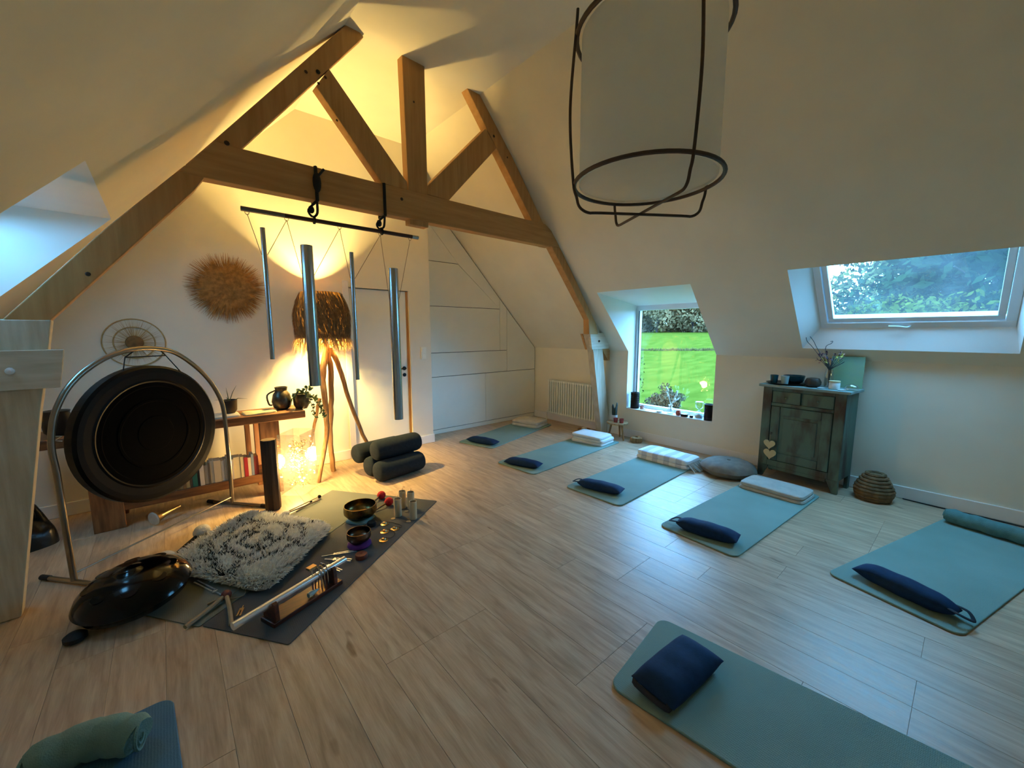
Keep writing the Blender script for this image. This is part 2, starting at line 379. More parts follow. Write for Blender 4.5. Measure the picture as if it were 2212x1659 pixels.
# door
dr = thing('door_1', None, None, ((DX0+DX1)/2, D0, 0), kind='structure')
build(M().bb(DX0+.012, DX1-.03, D0+.035, D0+.075, .006, DH-.012), 'leaf', 'white_lacquer', dr, bevel=.002)
for a, b_ in ((DX0-.07, DX0), ): build(M().bb(a, b_, D0-.014, D0-.0005, 0.001, DH+.07), 'casing', 'white_paint', dr, bevel=.004)
build(M().bb(DX0-.02, DX1+.02, D0+.1, D0+.13, 0, DH+.02), 'leak_blocker', 'white_paint', dr)  # added unseen board, blocks light leaking in round the door
build(M().bb(DX1-.028, DX1-.002, D0+.03, D0+.1, .003, DH-.01), 'jamb', 'pine_v', dr)
build(M().bb(DX0+.0, DX0+.011, D0+.03, D0+.1, .003, DH-.01), 'jamb', 'white_paint', dr)
hx, hz = DX1-.085, 1.05
hd = build(M().tube([(hx+.005, D0+.034, hz), (hx+.005, D0-.012, hz)], .008, 8).tube([(hx+.012, D0-.014, hz), (hx-.11, D0-.016, hz)], .009, 8), 'handle', 'black_metal', dr, smooth=True)
build(M().lathe([(.001, 0), (.026, 0), (.026, .008), (.001, .008)], (hx+.005, D0+.034, hz), 16, frame_from((0, -1, 0))), 'rosette', 'black_metal', dr)
build(M().lathe([(.001, 0), (.024, 0), (.024, .008), (.001, .008)], (hx+.005, D0+.034, hz-.085), 16, frame_from((0, -1, 0))), 'keyhole', 'black_metal', dr)
# light switch beside the door
sw = thing('light_switch', 'white double wall light switch beside the closet', 'switch', (2.62, D0, 1.19))
build(M().bb(2.58, 2.66, D0-.01, D0-.0005, 1.16, 1.32), 'cover_plate', 'white_lacquer', sw, bevel=.003)
for zz in (1.2, 1.28): build(M().bb(2.593, 2.647, D0-.016, D0-.01, zz-.027, zz+.027), 'rocker', 'white_lacquer', sw, bevel=.003)

# ------------------------------------------------------------------ windows
w1 = thing('window_1', None, None, (XWIN, (WIN_Y0+WIN_Y1)/2, SILL), kind='structure')
xt = slope_r(WTOP)
m = M()
for y in (WIN_Y0, WIN_Y1): m.add([(W, y, SILL), (W, y, HK), (xt, y, WTOP), (XWIN+.1, y, WTOP_IN), (XWIN+.1, y, SILL)], [(0, 1, 2, 3, 4)])
m.quad((xt, WIN_Y0, WTOP), (xt, WIN_Y1, WTOP), (XWIN+.1, WIN_Y1, WTOP_IN), (XWIN+.1, WIN_Y0, WTOP_IN))
build(m, 'reveal', 'white_paint', w1)
build(M().bb(W-.012, XWIN+.1, WIN_Y0+.001, WIN_Y1-.001, SILL-.012, SILL), 'sill', 'white_paint', w1, bevel=.004)
fw = .05
for (a, b_, c, d) in ((WIN_Y0, WIN_Y1, WTOP_IN-.055, WTOP_IN+.02), (WIN_Y0, WIN_Y1, SILL, SILL+.045), (WIN_Y0, WIN_Y0+fw, SILL+.045, WTOP_IN-.055), (WIN_Y1-fw, WIN_Y1, SILL+.045, WTOP_IN-.055)):
    build(M().bb(XWIN, XWIN+.07, a, b_, c, d), 'frame', 'pvc', w1, bevel=.004)
build(M().bb(XWIN-.012, XWIN-.001, WIN_Y1-fw-.006, WIN_Y1-fw+.004, SILL+.05, WTOP_IN-.06), 'gasket', 'black_metal', w1)
build(M().bb(XWIN+.03, XWIN+.034, WIN_Y0+fw, WIN_Y1-fw, SILL+.045, WTOP_IN-.055), 'pane', 'pane_glass', w1)
AA = math.atan(TA); NR = np.array((math.sin(AA), 0, math.cos(AA))); NLm = np.array((-math.sin(AA), 0, math.cos(AA)))
def roof_window(name, P, N_, y0, y1, z0, z1, fy0, fy1, dep, sgn, pane, square_top=False):
    """opening (y0..y1, z0..z1 on the slope) with upright bottom and level top reveal; sash on a plane dep behind the slope"""
    wt = thing(name, None, None, P((y0+y1)/2, z0), kind='structure')
    offx = dep/math.sin(AA)*sgn
    bx, bz = P(0, z0)[0], z0
    upz = dep/math.cos(AA)
    B = lambda y: np.array((bx, y, z0+upz)); T = (lambda y: np.array((P(0, z1+.05)[0], y, z1+.05))+N_*dep) if square_top else (lambda y: np.array((P(0, z1)[0]+offx, y, z1)))
    m = M()
    m.quad(P(y0, z0), P(y1, z0), B(fy1), B(fy0)); m.quad(P(y0, z1), P(y1, z1), T(fy1), T(fy0))
    m.quad(P(y0, z0), P(y0, z1), T(fy0), B(fy0)); m.quad(P(y1, z0), P(y1, z1), T(fy1), B(fy1))
    build(m, 'reveal', 'white_paint', wt)
    up = (T(0)-B(0)); Ln = np.linalg.norm(up); up /= Ln
    def bar(name_, ya, yb, s0, s1, t0, t1, mt, bev=.004):
        pts = [B(ya)+up*s0+N_*t0, B(yb)+up*s0+N_*t0, B(yb)+up*s1+N_*t0, B(ya)+up*s1+N_*t0]
        build(M().prism(pts, N_*(t1-t0)), name_, mt, wt, bevel=bev)
    e = .055
    bar('frame', fy0, fy1, -.01, e, -.01, .07, 'pvc'); bar('frame', fy0, fy1, Ln-e, Ln+.03, -.01, .07, 'pvc')
    bar('frame', fy0, fy0+e, e, Ln-e, -.01, .07, 'pvc'); bar('frame', fy1-e, fy1, e, Ln-e, -.01, .07, 'pvc')
    e2 = .045
    bar('sash', fy0+e+.004, fy1-e-.004, e+.004, e+e2, .005, .06, 'pvc'); bar('sash', fy0+e+.004, fy1-e-.004, Ln-e-e2, Ln-e-.004, .005, .06, 'pvc')
    bar('sash', fy0+e+.004, fy0+e+e2, e+e2, Ln-e-e2, .005, .06, 'pvc'); bar('sash', fy1-e-e2, fy1-e-.004, e+e2, Ln-e-e2, .005, .06, 'pvc')
    bar('pane', fy0+e+e2, fy1-e-e2, e+e2, Ln-e-e2, .03, .034, pane, 0)
    yc = (fy0+fy1)/2; hp = [B(yc+dy)+up*s+N_*t for dy, s, t in ((.11, .035, -.035), (.04, .035, -.04), (.0, .02, -.035), (-.02, .015, -.02), (-.03, .02, -.008))]
    build(M().tube(smooth_path(hp, 4), .007, 8), 'handle', 'pvc', wt, smooth=True)
    # outer flashing skirt closes the joint to the roof
    m = M(); k = .09
    for a, b_ in (((fy0, 0), (fy1, 0)), ((fy1, 0), (fy1, Ln)), ((fy1, Ln), (fy0, Ln)), ((fy0, Ln), (fy0, 0))):
        p1, p2 = B(a[0])+up*a[1], B(b_[0])+up*b_[1]; m.quad(p1, p2, p2+N_*k, p1+N_*k)
    build(m, 'flashing', 'groove', wt)
    return B, T
roof_window('window_2', rp_, NR, SKY_Y0, SKY_Y1, SKY_Z0, SKY_Z1, -.172, 1.03, .15, 1, 'pane_misty', True)
roof_window('window_3', lp_, NLm, LSK_Y0, LSK_Y1, LSK_Z0, LSK_Z1, LSK_Y0+.03, LSK_Y1-.03, .36, -1, 'pane_misty')
# sky portals in the three openings (guide the sampling of the sky, give off no light themselves)
def portal(name, c, nrm, xdir, sx, sy):
    l = bpy.data.lights.new(name, 'AREA'); l.shape = 'RECTANGLE'; l.size = sx; l.size_y = sy; l.energy = 1; l.cycles.is_portal = True
    o = bpy.data.objects.new(name, l); COL.objects.link(o)
    z = -np.array(nrm, float); z /= np.linalg.norm(z); x_ = np.array(xdir, float); y_ = np.cross(z, x_)
    o.matrix_world = Matrix(((x_[0], y_[0], z[0], c[0]), (x_[1], y_[1], z[1], c[1]), (x_[2], y_[2], z[2], c[2]), (0, 0, 0, 1)))
portal('sky_portal', (XWIN+.09, (WIN_Y0+WIN_Y1)/2, (SILL+WTOP_IN)/2), (-1, 0, 0), (0, 1, 0), WIN_Y1-WIN_Y0, WTOP_IN-SILL)
cR = np.array((slope_r(1.77), .43, 1.77))+NR*.27; portal('sky_portal', cR, -NR, (0, 1, 0), 1.3, 1.05)
cL = np.array((slope_l(2.1), (LSK_Y0+LSK_Y1)/2, 2.1))+NLm*.47; portal('sky_portal', cL, -NLm, (0, 1, 0), 1.3, 1.1)

# ------------------------------------------------------------------ roof truss
TN = np.array((-.05, 1, 0)); TN = TN/np.linalg.norm(TN); TA0 = np.array((1.9, 3.36, 0))
def TP(q, off=0.0): return PL(q[0], q[1], TA0+TN*off, TN)
tr = thing('roof_truss', 'exposed pine roof truss with tie beam, king post and struts spanning the room', 'roof truss', (1.9, 3.4, 0))
def timber(name, pts, mt, off=0.0, th=.095, bev=.006):
    return build(M().prism([TP(q, off) for q in pts], TN*th), name, mt, tr, bevel=bev, seg=2)
timber('tie_beam', [(463, 303), (523, 321), (829, 397), (970, 432), (1178, 484), (1202, 510), (1209, 534), (1180, 531), (442, 384), (385, 370)], 'pine', 0, .1)
timber('king_post', [(868, 112), (917, 140), (926, 492), (886, 484)], 'pine_v', .012, .085)
timber('principal_rafter', [(757, 44), (786, 80), (523, 320), (442, 384), (400, 356), (465, 300)], 'pine_l', .006)
timber('principal_rafter', [(1009, 190), (1041, 197), (1175, 485), (1190, 534), (1175, 531), (1150, 478)], 'pine_r', .006)
timber('strut', [(711, 148), (683, 186), (825, 395), (850, 403), (880, 410), (879, 393)], 'pine_r', .004, .09)
timber('strut', [(924, 401), (1049, 277), (1073, 320), (970, 433), (924, 420)], 'pine_l', .004, .09)
timber('lower_rafter', [(442, 384), (420, 411), (111, 691), (30, 765), (-60, 748), (0, 694), (233, 488), (400, 356)], 'pine_l', .003)
timber('lower_rafter', [(1192, 533), (1210, 534), (1288, 700), (1292, 722), (1273, 722), (1272, 690)], 'pine_r', .003)
def to_floor(p_hi, p_lo):
    p_hi, p_lo = np.array(p_hi), np.array(p_lo); d = p_lo-p_hi; return p_hi+d*((0.001-p_hi[2])/d[2])
pl = [TP(q, 0) for q in ((111, 691), (104, 760), (87, 892), (45, 1355))]
fo = to_floor(pl[2], pl[3]); wv = np.array((-.27, -.0135, 0))
build(M().prism([pl[0], pl[1], pl[2], fo, fo+wv*.9, pl[2]+wv*1.15, pl[1]+wv*1.2, pl[0]+wv*1.2], TN*.1), 'post', 'pine_daylit', tr, bevel=.006)
o_ = .06
pr_in = [TP(q, o_) for q in ((1273, 690), (1272, 722), (1282, 761), (1297, 912))]; pr_out = [TP(q, o_) for q in ((1290, 690), (1296, 722), (1302, 757), (1313, 880))]
build(M().prism(pr_in[:3]+[to_floor(pr_in[2], pr_in[3]), to_floor(pr_out[2], pr_out[3])]+pr_out[::-1][1:], TN*.1), 'post', 'pine_daylit', tr, bevel=.005)
b1 = [TP(q, -.035) for q in ((138, 755), (131, 837))]; lw = np.array((-.55, -.0275, 0))
lb = build(M().prism([b1[0], b1[1], b1[1]+lw, b1[0]+lw], TN*.034), 'clamp_board', 'pine_board_daylit', tr, bevel=.003)
bp_ = TP((21, 802), -.036); build(M().lathe([(.001, .0), (.018, 0), (.016, .007), (.008, .009), (.008, .02), (.001, .021)], bp_, 12, frame_from(-TN)), 'bolt', 'pvc', lb, smooth=True)
rb = build(M().prism([TP(q, .02) for q in ((1275, 721), (1305, 719), (1317, 741), (1315, 753), (1279, 755))], TN*.036), 'clamp_board', 'pine_board_daylit', tr, bevel=.003)
bp2 = TP((1294, 737), .018); build(M().lathe([(.001, .0), (.018, 0), (.014, .009), (.001, .01)], bp2, 10, frame_from(-TN)), 'bolt', 'knot', rb, smooth=True)
build(M().prism([TP(q, .165) for q in ((1258, 721), (1300, 721), (1310, 755), (1268, 755))], TN*.036), 'clamp_board', 'pine', tr, bevel=.003)
build(M().prism([TP(q, .07) for q in ((1299, 752), (1319, 748), (1322, 778), (1314, 779))], TN*.08), 'wall_plate_end', 'pine', tr, bevel=.003)
for q, s in (((661, 155), .012), ((687, 155), .016), ((703, 167), .011), ((688, 180), .01), ((1067, 294), .014), ((490, 309), .016), ((894, 220), .009), ((728, 260), .009), ((1096, 340), .01), ((868, 430), .014), ((190, 592), .012)):
    pk = TP(q, -.002); build(M().lathe([(.001, 0), (s, 0), (s*.7, .004), (.001, .005)], pk, 8, frame_from(-TN)), 'peg', 'knot', tr)

# ------------------------------------------------------------------ outdoors: meadow, hedge bank, shrub, trees
mat('meadow', (.068, .074, .0095), .9, scale=.35, stretch=(1, 3, 1), col2=(.046, .056, .0062), bump=.3, bscale=6, spec=0)
mat('leaf_haze', (.22, .14, .065), .85, var=.5, scale=.4, spec=0)  # far leaves lightened, distance haze put into the colour
mat('leaf_mid', (.13, .10, .034), .8, var=.5, scale=1.2, spec=0)
mat('leaf_dark', (.022, .034, .013), .8, var=.4, scale=1.2, spec=0)
mat('leaf_lit', (.075, .075, .010), .8, var=.4, scale=1.2, spec=0)
mat('shrub_leaf', (.075, .055, .028), .85, var=.4, scale=3, spec=0)
mat('bark', '#3b3027', .9, scale=6, var=.4)
def ground(x, y):
    t = min(max((x*.88+y*.47-22)/110, 0), 1.3); return -3.0+4.5*(t*t*(3-2*min(t, 1)))
def ground_hit(px, py, dmax=170):
    d = ray((px, py)); t = 5.0
    while t < dmax:
        p = EYE+d*t
        if p[2] < ground(p[0], p[1]): return p
        t += .1
    return EYE+d*dmax
m = M(); gx = [-60, -20, 5.6]+[5.6+i*5 for i in range(1, 48)]; gy = list(range(-140, 200, 10))
V = [(x, y, ground(x, y)) for x in gx for y in gy]; ny = len(gy)
m.add(V, [(i*ny+j, (i+1)*ny+j, (i+1)*ny+j+1, i*ny+j+1) for i in range(len(gx)-1) for j in range(ny-1)])
tag(build(m, 'meadow', 'meadow', smooth=True, origin=(0, 0, 0)), 'bright green sloping meadow seen through the low window', 'meadow', kind='stuff')
def foliage(m, c, rad, n, size, rng, flat=.8):
    c = np.array(c, float)
    lobes = [(c+np.array([rng.gauss(0, .45)*rad[0], rng.gauss(0, .45)*rad[1], rng.gauss(0, .42)*rad[2]]), rng.uniform(.35, .6)) for _ in range(9)]
    for i in range(n):
        lc, lr = rng.choice(lobes); v = np.array([rng.gauss(0, 1) for _ in range(3)]); v /= np.linalg.norm(v)+1e-9
        p = lc+v*np.array(rad)*lr*rng.uniform(.75, 1.05)
        a = np.array([rng.gauss(0, 1) for _ in range(3)]); a /= np.linalg.norm(a); b = np.cross(v+np.array((.01, .02, .03)), a); b /= np.linalg.norm(b)+1e-9
        s = size*rng.uniform(.6, 1.4)
        m.add([p-a*s, p+b*s*.5, p+a*s, p-b*s*.5], [(0, 1, 2, 3)])
def tree(base, hgt, rad, n, size, leaf, label, seed, group=None, crown=.55):
    rng = random.Random(seed); base = np.array(base, float)
    t = thing('tree', label, 'tree', base, group)
    top = base+np.array((rng.uniform(-.05, .05)*hgt, rng.uniform(-.05, .05)*hgt, hgt*.8))
    m = M(); r0 = hgt*.018+.04
    m.tube(smooth_path([base-np.array((0, 0, .2)), lerp(base, top, .4)+np.array((.1, -.1, 0)), top], 4), [r0*(1-.75*i/8) for i in range(9)], 7)
    for k in range(6):
        p = lerp(base, top, rng.uniform(.35, .85)); e = p+np.array((rng.uniform(-1, 1)*rad[0], rng.uniform(-1, 1)*rad[1], rng.uniform(.2, 1)*rad[2]*.6)); m.tube([p, lerp(p, e, .5)+np.array((0, 0, .1)), e], [r0*.35, r0*.25, r0*.1], 5)
    build(m, 'trunk', 'bark', t, smooth=True, origin=base)
    m = M(); foliage(m, base+np.array((0, 0, hgt*crown)), rad, n, size, rng); build(m, 'crown', leaf, t, recalc=False, origin=base)
# distant wood behind the meadow (through the low window)
for i, px in enumerate((1330, 1362, 1392, 1418, 1446, 1470, 1496, 1520, 1545, 1570)):
    d = ray((px, 719)); dist = 118+(i*37 % 11)*1.5; p = EYE+d*(dist/math.hypot(d[0], d[1])); b = (p[0], p[1], ground(p[0], p[1])-.3)
    tree(b, 13+(i*53 % 5), (6.5, 6.5, 6.5), 2600, .5, 'leaf_haze', 'hazy grey green tree in the wood at the far edge of the meadow', 100+i, 'trees at the far edge of the meadow', .42)
sh = ground_hit(1440, 886); sb = thing('shrub', 'rounded grey green shrub growing alone on the meadow', 'shrub', sh)
mm = M(); rng = random.Random(5); [foliage(mm, sh+np.array((dx, dy, .62)), (.62, .62, .55), 900, .08, rng) for dx, dy in ((0, 0), (-.25, .3), (.25, -.3))]; build(mm, 'foliage', 'shrub_leaf', sb, recalc=False, origin=sh)
mm = M()
for k in range(7): mm.tube([sh-np.array((0, 0, .05)), sh+np.array((rng.uniform(-.4, .4), rng.uniform(-.4, .4), .9))], [.03, .012], 5)
build(mm, 'stems', 'bark', sb, origin=sh)
mv = M(); rng = random.Random(44)
for k in range(700):
    gp = ground_hit(1330+k*.36, 757+rng.uniform(-1.2, 1.2)); s = rng.uniform(.15, .5); mv.add([gp+np.array((-.1, -.12, -.05)), gp+np.array((.1, .12, -.05)), gp+np.array((rng.uniform(-.1, .1), rng.uniform(-.1, .1), s))], [(0, 1, 2)])
tag(build(mv, 'grass_verge', 'leaf_mid', recalc=False), 'dark strip of tall grass crossing the meadow', 'grass', kind='stuff')
m = M(); rng = random.Random(8)
for k in range(46):
    p = PX(1383, rng.uniform(770, 850), XWIN+.18)+np.array((rng.uniform(-.02, .03), rng.uniform(-.06, .02), rng.uniform(-.03, .03))); a = np.array([rng.gauss(0, 1) for _ in range(3)]); a /= np.linalg.norm(a); b = np.cross(a, (0, .3, 1)); b /= np.linalg.norm(b); s = rng.uniform(.012, .022)
    m.add([p-a*s, p+b*s*.6, p+a*s, p-b*s*.6], [(0, 1, 2, 3)])
m.tube([PX(1376, 768, XWIN+.18), PX(1378, 810, XWIN+.18), PX(1375, 900, XWIN+.18)], .004, 5)
tag(build(m, 'ivy', 'leaf_dark', recalc=False), 'leafy ivy shoots climbing outside the window frame', 'ivy', kind='stuff')
# trees near the house (through the roof window)
for (px, dist, hgt, rad, n, size, leaf, label, seed, cr) in (
        (1905, 26, 9.6, (3.6, 3.6, 3.2), 5000, .16, 'leaf_mid', 'pale green tree filling the middle of the roof window view', 11, .62),
        (2010, 24, 10.2, (3.4, 3.4, 3.6), 5000, .16, 'leaf_mid', 'broad green tree with bare dark limbs outside the roof window', 12, .6),
        (2150, 19, 11.5, (3.2, 3.2, 3.6), 5000, .15, 'leaf_dark', 'dark green tree crowding the side of the roof window view', 13, .62),
        (2120, 15, 6.0, (2.0, 2.0, 1.1), 4500, .08, 'leaf_lit', 'low yellow green bush below the dark tree outside the roof window', 14, .74),
        (2290, 17, 11, (3.0, 3.0, 3.6), 2600, .2, 'leaf_dark', 'dark tree half hidden past the edge of the roof window', 15, .6),
        (1790, 60, 6.6, (4.0, 4.0, 1.6), 900, .4, 'leaf_haze', 'small distant tree low at the edge of the roof window', 16, .78)):
    d = ray((px, 700)); p = EYE+d*(dist/math.hypot(d[0], d[1])); tree((p[0], p[1], ground(p[0], p[1])), hgt, rad, n, size, leaf, label, seed, None, cr)

# ------------------------------------------------------------------ soft goods helpers
def soft_slab(m, c, sx, sy, h, ang, nx=22, ny=16, p=4.0, pe=2.2, wob=0.0, seed=0, base=0.0, edge_h=.0, pinch=0.0, bow=0.0, droop=0.0):
    """rounded cushion-like slab: flat underside, crowned top; c = centre of its base"""
    rng = random.Random(seed); ph = [rng.uniform(0, 6.28) for _ in range(8)]; fr = [rng.uniform(2, 6) for _ in range(8)]
    R = Rz(ang); c = np.array(c, float); top = []; bot = []
    for i in range(nx+1):
        u = -1+2*i/nx; u = math.sin(u*math.pi/2)
        for j in range(ny+1):
            v = -1+2*j/ny; v = math.sin(v*math.pi/2)
            r = (abs(u)**p+abs(v)**p)**(1/p)
            mx = max(abs(u), abs(v)); k = 1 if r < 1e-6 else mx/r          # square -> rounded square
            uu, vv = u*(k if p < 20 else 1), v*(k if p < 20 else 1)
            e = max(0.0, 1-mx**pe)**(1/pe) if pe else 1
            w_ = wob*sum(math.sin(fr[q]*uu+ph[q])*math.sin(fr[q+1]*vv+ph[q+1]) for q in range(0, 6, 2))
            wy = 1-pinch*abs(uu)**3
            z = base+edge_h+(h-edge_h)*e*(1+w_)
            x, y = uu*sx/2*(1+.4*w_*0), vv*sy/2*wy+bow*(uu*uu)*sy
            top.append(R@np.array((x, y, z))+c); bot.append(R@np.array((x*.985, y*.985, base+ (0 if mx < .999 else edge_h*.3)))+c)
    N_ = (nx+1)*(ny+1); fs = []
    idx = lambda i, j: i*(ny+1)+j
    for i in range(nx):
        for j in range(ny):
            fs.append((idx(i, j), idx(i+1, j), idx(i+1, j+1), idx(i, j+1))); fs.append((N_+idx(i, j), N_+idx(i, j+1), N_+idx(i+1, j+1), N_+idx(i+1, j)))
    ring = [idx(i, 0) for i in range(nx)]+[idx(nx, j) for j in range(ny)]+[idx(i, ny) for i in range(nx, 0, -1)]+[idx(0, j) for j in range(ny, 0, -1)]
    for a in range(len(ring)): fs.append((ring[a], ring[(a+1) % len(ring)], N_+ring[(a+1) % len(ring)], N_+ring[a]))
    return m.add(top+bot, fs)
def rounded_rect(sx, sy, r, k=7):
    out = []
    for cx, cy, a0 in ((sx/2-r, sy/2-r, 0), (-sx/2+r, sy/2-r, 90), (-sx/2+r, -sy/2+r, 180), (sx/2-r, -sy/2+r, 270)):
        for i in range(k+1):
            a = math.radians(a0+90*i/k); out.append((cx+r*math.cos(a), cy+r*math.sin(a)))
    return out
def foam(name, col, col2):
    m = mat(name, col, .85, scale=2, col2=col2); nt = m.node_tree; N = nt.nodes; L = nt.links; b = N['Principled BSDF']
    tc = N.new('ShaderNodeTexCoord'); mp = N.new('ShaderNodeMapping'); mp.inputs['Scale'].default_value = (70, 110, 70); L.new(tc.outputs['Object'], mp.inputs[0])
    vo = N.new('ShaderNodeTexVoronoi'); vo.inputs['Scale'].default_value = 1.6; vo.inputs['Randomness'].default_value = .25; L.new(mp.outputs[0], vo.inputs['Vector'])
    bp = N.new('ShaderNodeBump'); bp.inputs['Strength'].default_value = .35; bp.inputs['Distance'].default_value = .004; L.new(vo.outputs['Distance'], bp.inputs['Height']); L.new(bp.outputs[0], b.inputs['Normal'])
foam('mat_sage', '#7d9a91', '#739086'); foam('mat_blue', '#42718a', '#3b677e'); foam('mat_grey', '#4b4d4c', '#414343'); foam('mat_olive', '#6f7468', '#666b60')
mat('navy', '#0f2f52', .8, scale=30, var=.2, bump=.12, bscale=200, spec=.2)
mat('navy_strap', '#131d2b', .8)
mat('wool_cream', '#d6cbb4', .95, scale=12, var=.15, bump=.3, bscale=120)
mat('wool_white', '#dfe2e0', .95, scale=10, var=.1, bump=.3, bscale=120)
mat('wool_grey', '#b8b6ac', .95, scale=14, var=.15, bump=.35, bscale=140)
mat('towel_teal', '#5d8a88', .95, scale=20, var=.2, bump=.5, bscale=260)
mat('towel_green', '#6f8f82', .95, scale=20, var=.15, bump=.4, bscale=220)
mat('slate_fabric', '#262f37', .9, scale=40, var=.2, bump=.1, bscale=260, spec=.15)
mat('cushion_grey', '#7b6f60', .8, scale=14, stretch=(1, 1, 1), var=.25, bump=.2, bscale=30)
def striped(name, c1, c2, axis, freq):
    m = mat(name, c1, .95, bump=.3, bscale=140); nt = m.node_tree; N = nt.nodes; L = nt.links; b = N['Principled BSDF']
    tc = N.new('ShaderNodeTexCoord'); wv = N.new('ShaderNodeTexWave'); wv.bands_direction = axis; wv.inputs['Scale'].default_value = freq; wv.inputs['Distortion'].default_value = .3
    L.new(tc.outputs['Object'], wv.inputs['Vector']); cr = N.new('ShaderNodeValToRGB'); cr.color_ramp.elements[0].position = .45; cr.color_ramp.elements[1].position = .6
    cr.color_ramp.elements[0].color = (*C(c1), 1); cr.color_ramp.elements[1].color = (*C(c2), 1); L.new(wv.outputs[0], cr.inputs[0]); L.new(cr.outputs[0], b.inputs['Base Color'])
striped('plaid', '#e3e6e8', '#c2c8d2', 'Y', 2.2)

# ------------------------------------------------------------------ yoga mats
def yoga_mat(front_mid, ang, wd, ln, mt, label, th=.011, name='yoga_mat', group='sage yoga mats laid out for the class'):
    R = Rz(ang); c = np.array((front_mid[0], front_mid[1], 0))+R@np.array((ln/2, 0, 0))
    pts = [R@np.array((x, y, .0006))+c for x, y in rounded_rect(ln, wd, .055)]
    o = tag(build(M().prism(pts, (0, 0, th)), name, mt, bevel=.004, seg=2, origin=(c[0], c[1], .0006)), label, 'yoga mat', group)
    return c, R
MATS = {}
def quad_mat(key, q, ln, label, wd=.585, mt='mat_sage', **k):
    c = [FL(*p)[:2] for p in q]; ax = (c[2]-c[1])+(c[3]-c[0]); ang = math.atan2(ax[1], ax[0]); fm = (c[0]+c[1])/2
    MATS[key] = (fm, ang, *yoga_mat(fm, ang, wd, ln, mt, label, **k))
quad_mat(1, [(992, 955), (1060, 971), (1195, 922), (1118, 908)], 1.66, 'sage yoga mat beside the white closet, holding a cream blanket and navy pillow')
quad_mat(2, [(1077, 999), (1148, 1028), (1343, 957), (1251, 942)], 1.80, 'sage yoga mat under the pale blue folded blanket near the radiator')
quad_mat(3, [(1220, 1052), (1340, 1096), (1487, 1012), (1384, 990)], 1.72, 'sage yoga mat in front of the window with the fringed plaid blanket', wd=.62)
quad_mat(4, [(1422, 1138), (1590, 1205), (1780, 1075), (1605, 1040)], 1.70, 'sage yoga mat in front of the green cupboard')
quad_mat(5, [(1787, 1240), (2075, 1378), (2300, 1230), (2030, 1115)], 1.76, 'sage yoga mat with a rolled teal towel at its head', wd=.6)
quad_mat(6, [(1316, 1480), (1425, 1340), (2035, 1659), (1640, 1659)], 1.80, 'sage yoga mat lying apart with a broad navy pillow on its end', wd=.56)
MATS[7] = ((-.395, 2.055), math.radians(-87), *yoga_mat((-.395, 2.055), math.radians(-87), .6, 1.7, 'mat_blue', 'blue yoga mat with a green towel roll across it', group='sage yoga mats laid out for the class'))
del_group = [o for o in bpy.data.objects if o.get('label') == 'blue yoga mat with a green towel roll across it'][0]; del del_group['group']
# dark instrument mats, side by side
dv = np.array((.816, .579)); nv = np.array((-.579, .816)); p0 = np.array((1.753, 3.069))
def inst_mat(off, wd, ln, slip, mt, label, z):
    fm = p0+nv*(off+wd/2)-dv*slip; ang = math.atan2(-dv[1], -dv[0]); R = Rz(ang); c = np.array((fm[0], fm[1], 0))+R@np.array((ln/2, 0, 0))
    pts = [R@np.array((x, y, z))+c for x, y in rounded_rect(ln, wd, .012, 3)]
    tag(build(M().prism(pts, (0, 0, .006)), 'yoga_mat', mt, bevel=.002, origin=(c[0], c[1], z)), label, 'yoga mat', 'dark mats under the instruments')
inst_mat(0, .54, 1.735, 0, 'mat_grey', 'charcoal yoga mat carrying the singing bowls and chime bar', .0006)
inst_mat(.544, .545, 1.735, 0.01, 'mat_olive', 'charcoal yoga mat mostly hidden beneath the shaggy sheepskin', .0006)
MZ = .0068
# ------------------------------------------------------------------ navy pillows
def pillow(c, ang, ln, wd, ht, z0, label, strap=1, broad=False):
    t = thing('lavender_pillow', label, 'pillow', (c[0], c[1], z0), 'navy pillows on the mats')
    m = M(); R = Rz(ang); n, k = 26, 18; vs = []; fs = []
    for i in range(n+1):
        s = math.sin((-1+2*i/n)*math.pi/2); e = max(0, 1-abs(s)**(4 if broad else 3.2))**.62
        gath = (1-.45*max(0, s*strap-.55)/.45) if strap and not broad else 1.0
        w_ = wd/2*(.90+.10*e+.10*abs(s)**8)*gath; hh = ht/2*max(.04, e)
        wr = 1+.05*math.sin(9*s+1.3)
        for j in range(k):
            a = 2*math.pi*j/k; ca, sa = math.cos(a), math.sin(a)
            y = w_*math.copysign(abs(ca)**.75, ca); z = hh*wr*math.copysign(abs(sa)**.9, sa)
            z = max(z, -ht/2*.8)
            vs.append(R@np.array((s*ln/2, y, z+ht/2*.8))+np.array((c[0], c[1], z0+.0005)))
    for i in range(n):
        for j in range(k): fs.append((i*k+j, i*k+(j+1) % k, (i+1)*k+(j+1) % k, (i+1)*k+j))
    fs += [tuple(range(k-1, -1, -1)), tuple(n*k+j for j in range(k))]
    m.add(vs, fs); build(m, 'cover', 'navy', t, smooth=True)
    if strap:
        pts = [(strap*(ln/2-.03), -wd*.22, ht*.55), (strap*(ln/2+.02), -wd*.26, ht*.5), (strap*(ln/2+.055), 0, ht*.32), (strap*(ln/2+.02), wd*.26, ht*.5), (strap*(ln/2-.03), wd*.22, ht*.55)]
        if broad: pts = [(strap*(ln/2-.01), -wd*.36, ht*.45), (strap*(ln/2+.008), -wd*.36, ht*.3), (strap*(ln/2+.008), wd*.36, ht*.3), (strap*(ln/2-.01), wd*.36, ht*.45)]
        build(M().tube(smooth_path([R@np.array(p)+np.array((c[0], c[1], z0)) for p in pts], 5), .011, 8, flat=.35), 'strap', 'navy_strap', t, smooth=True)
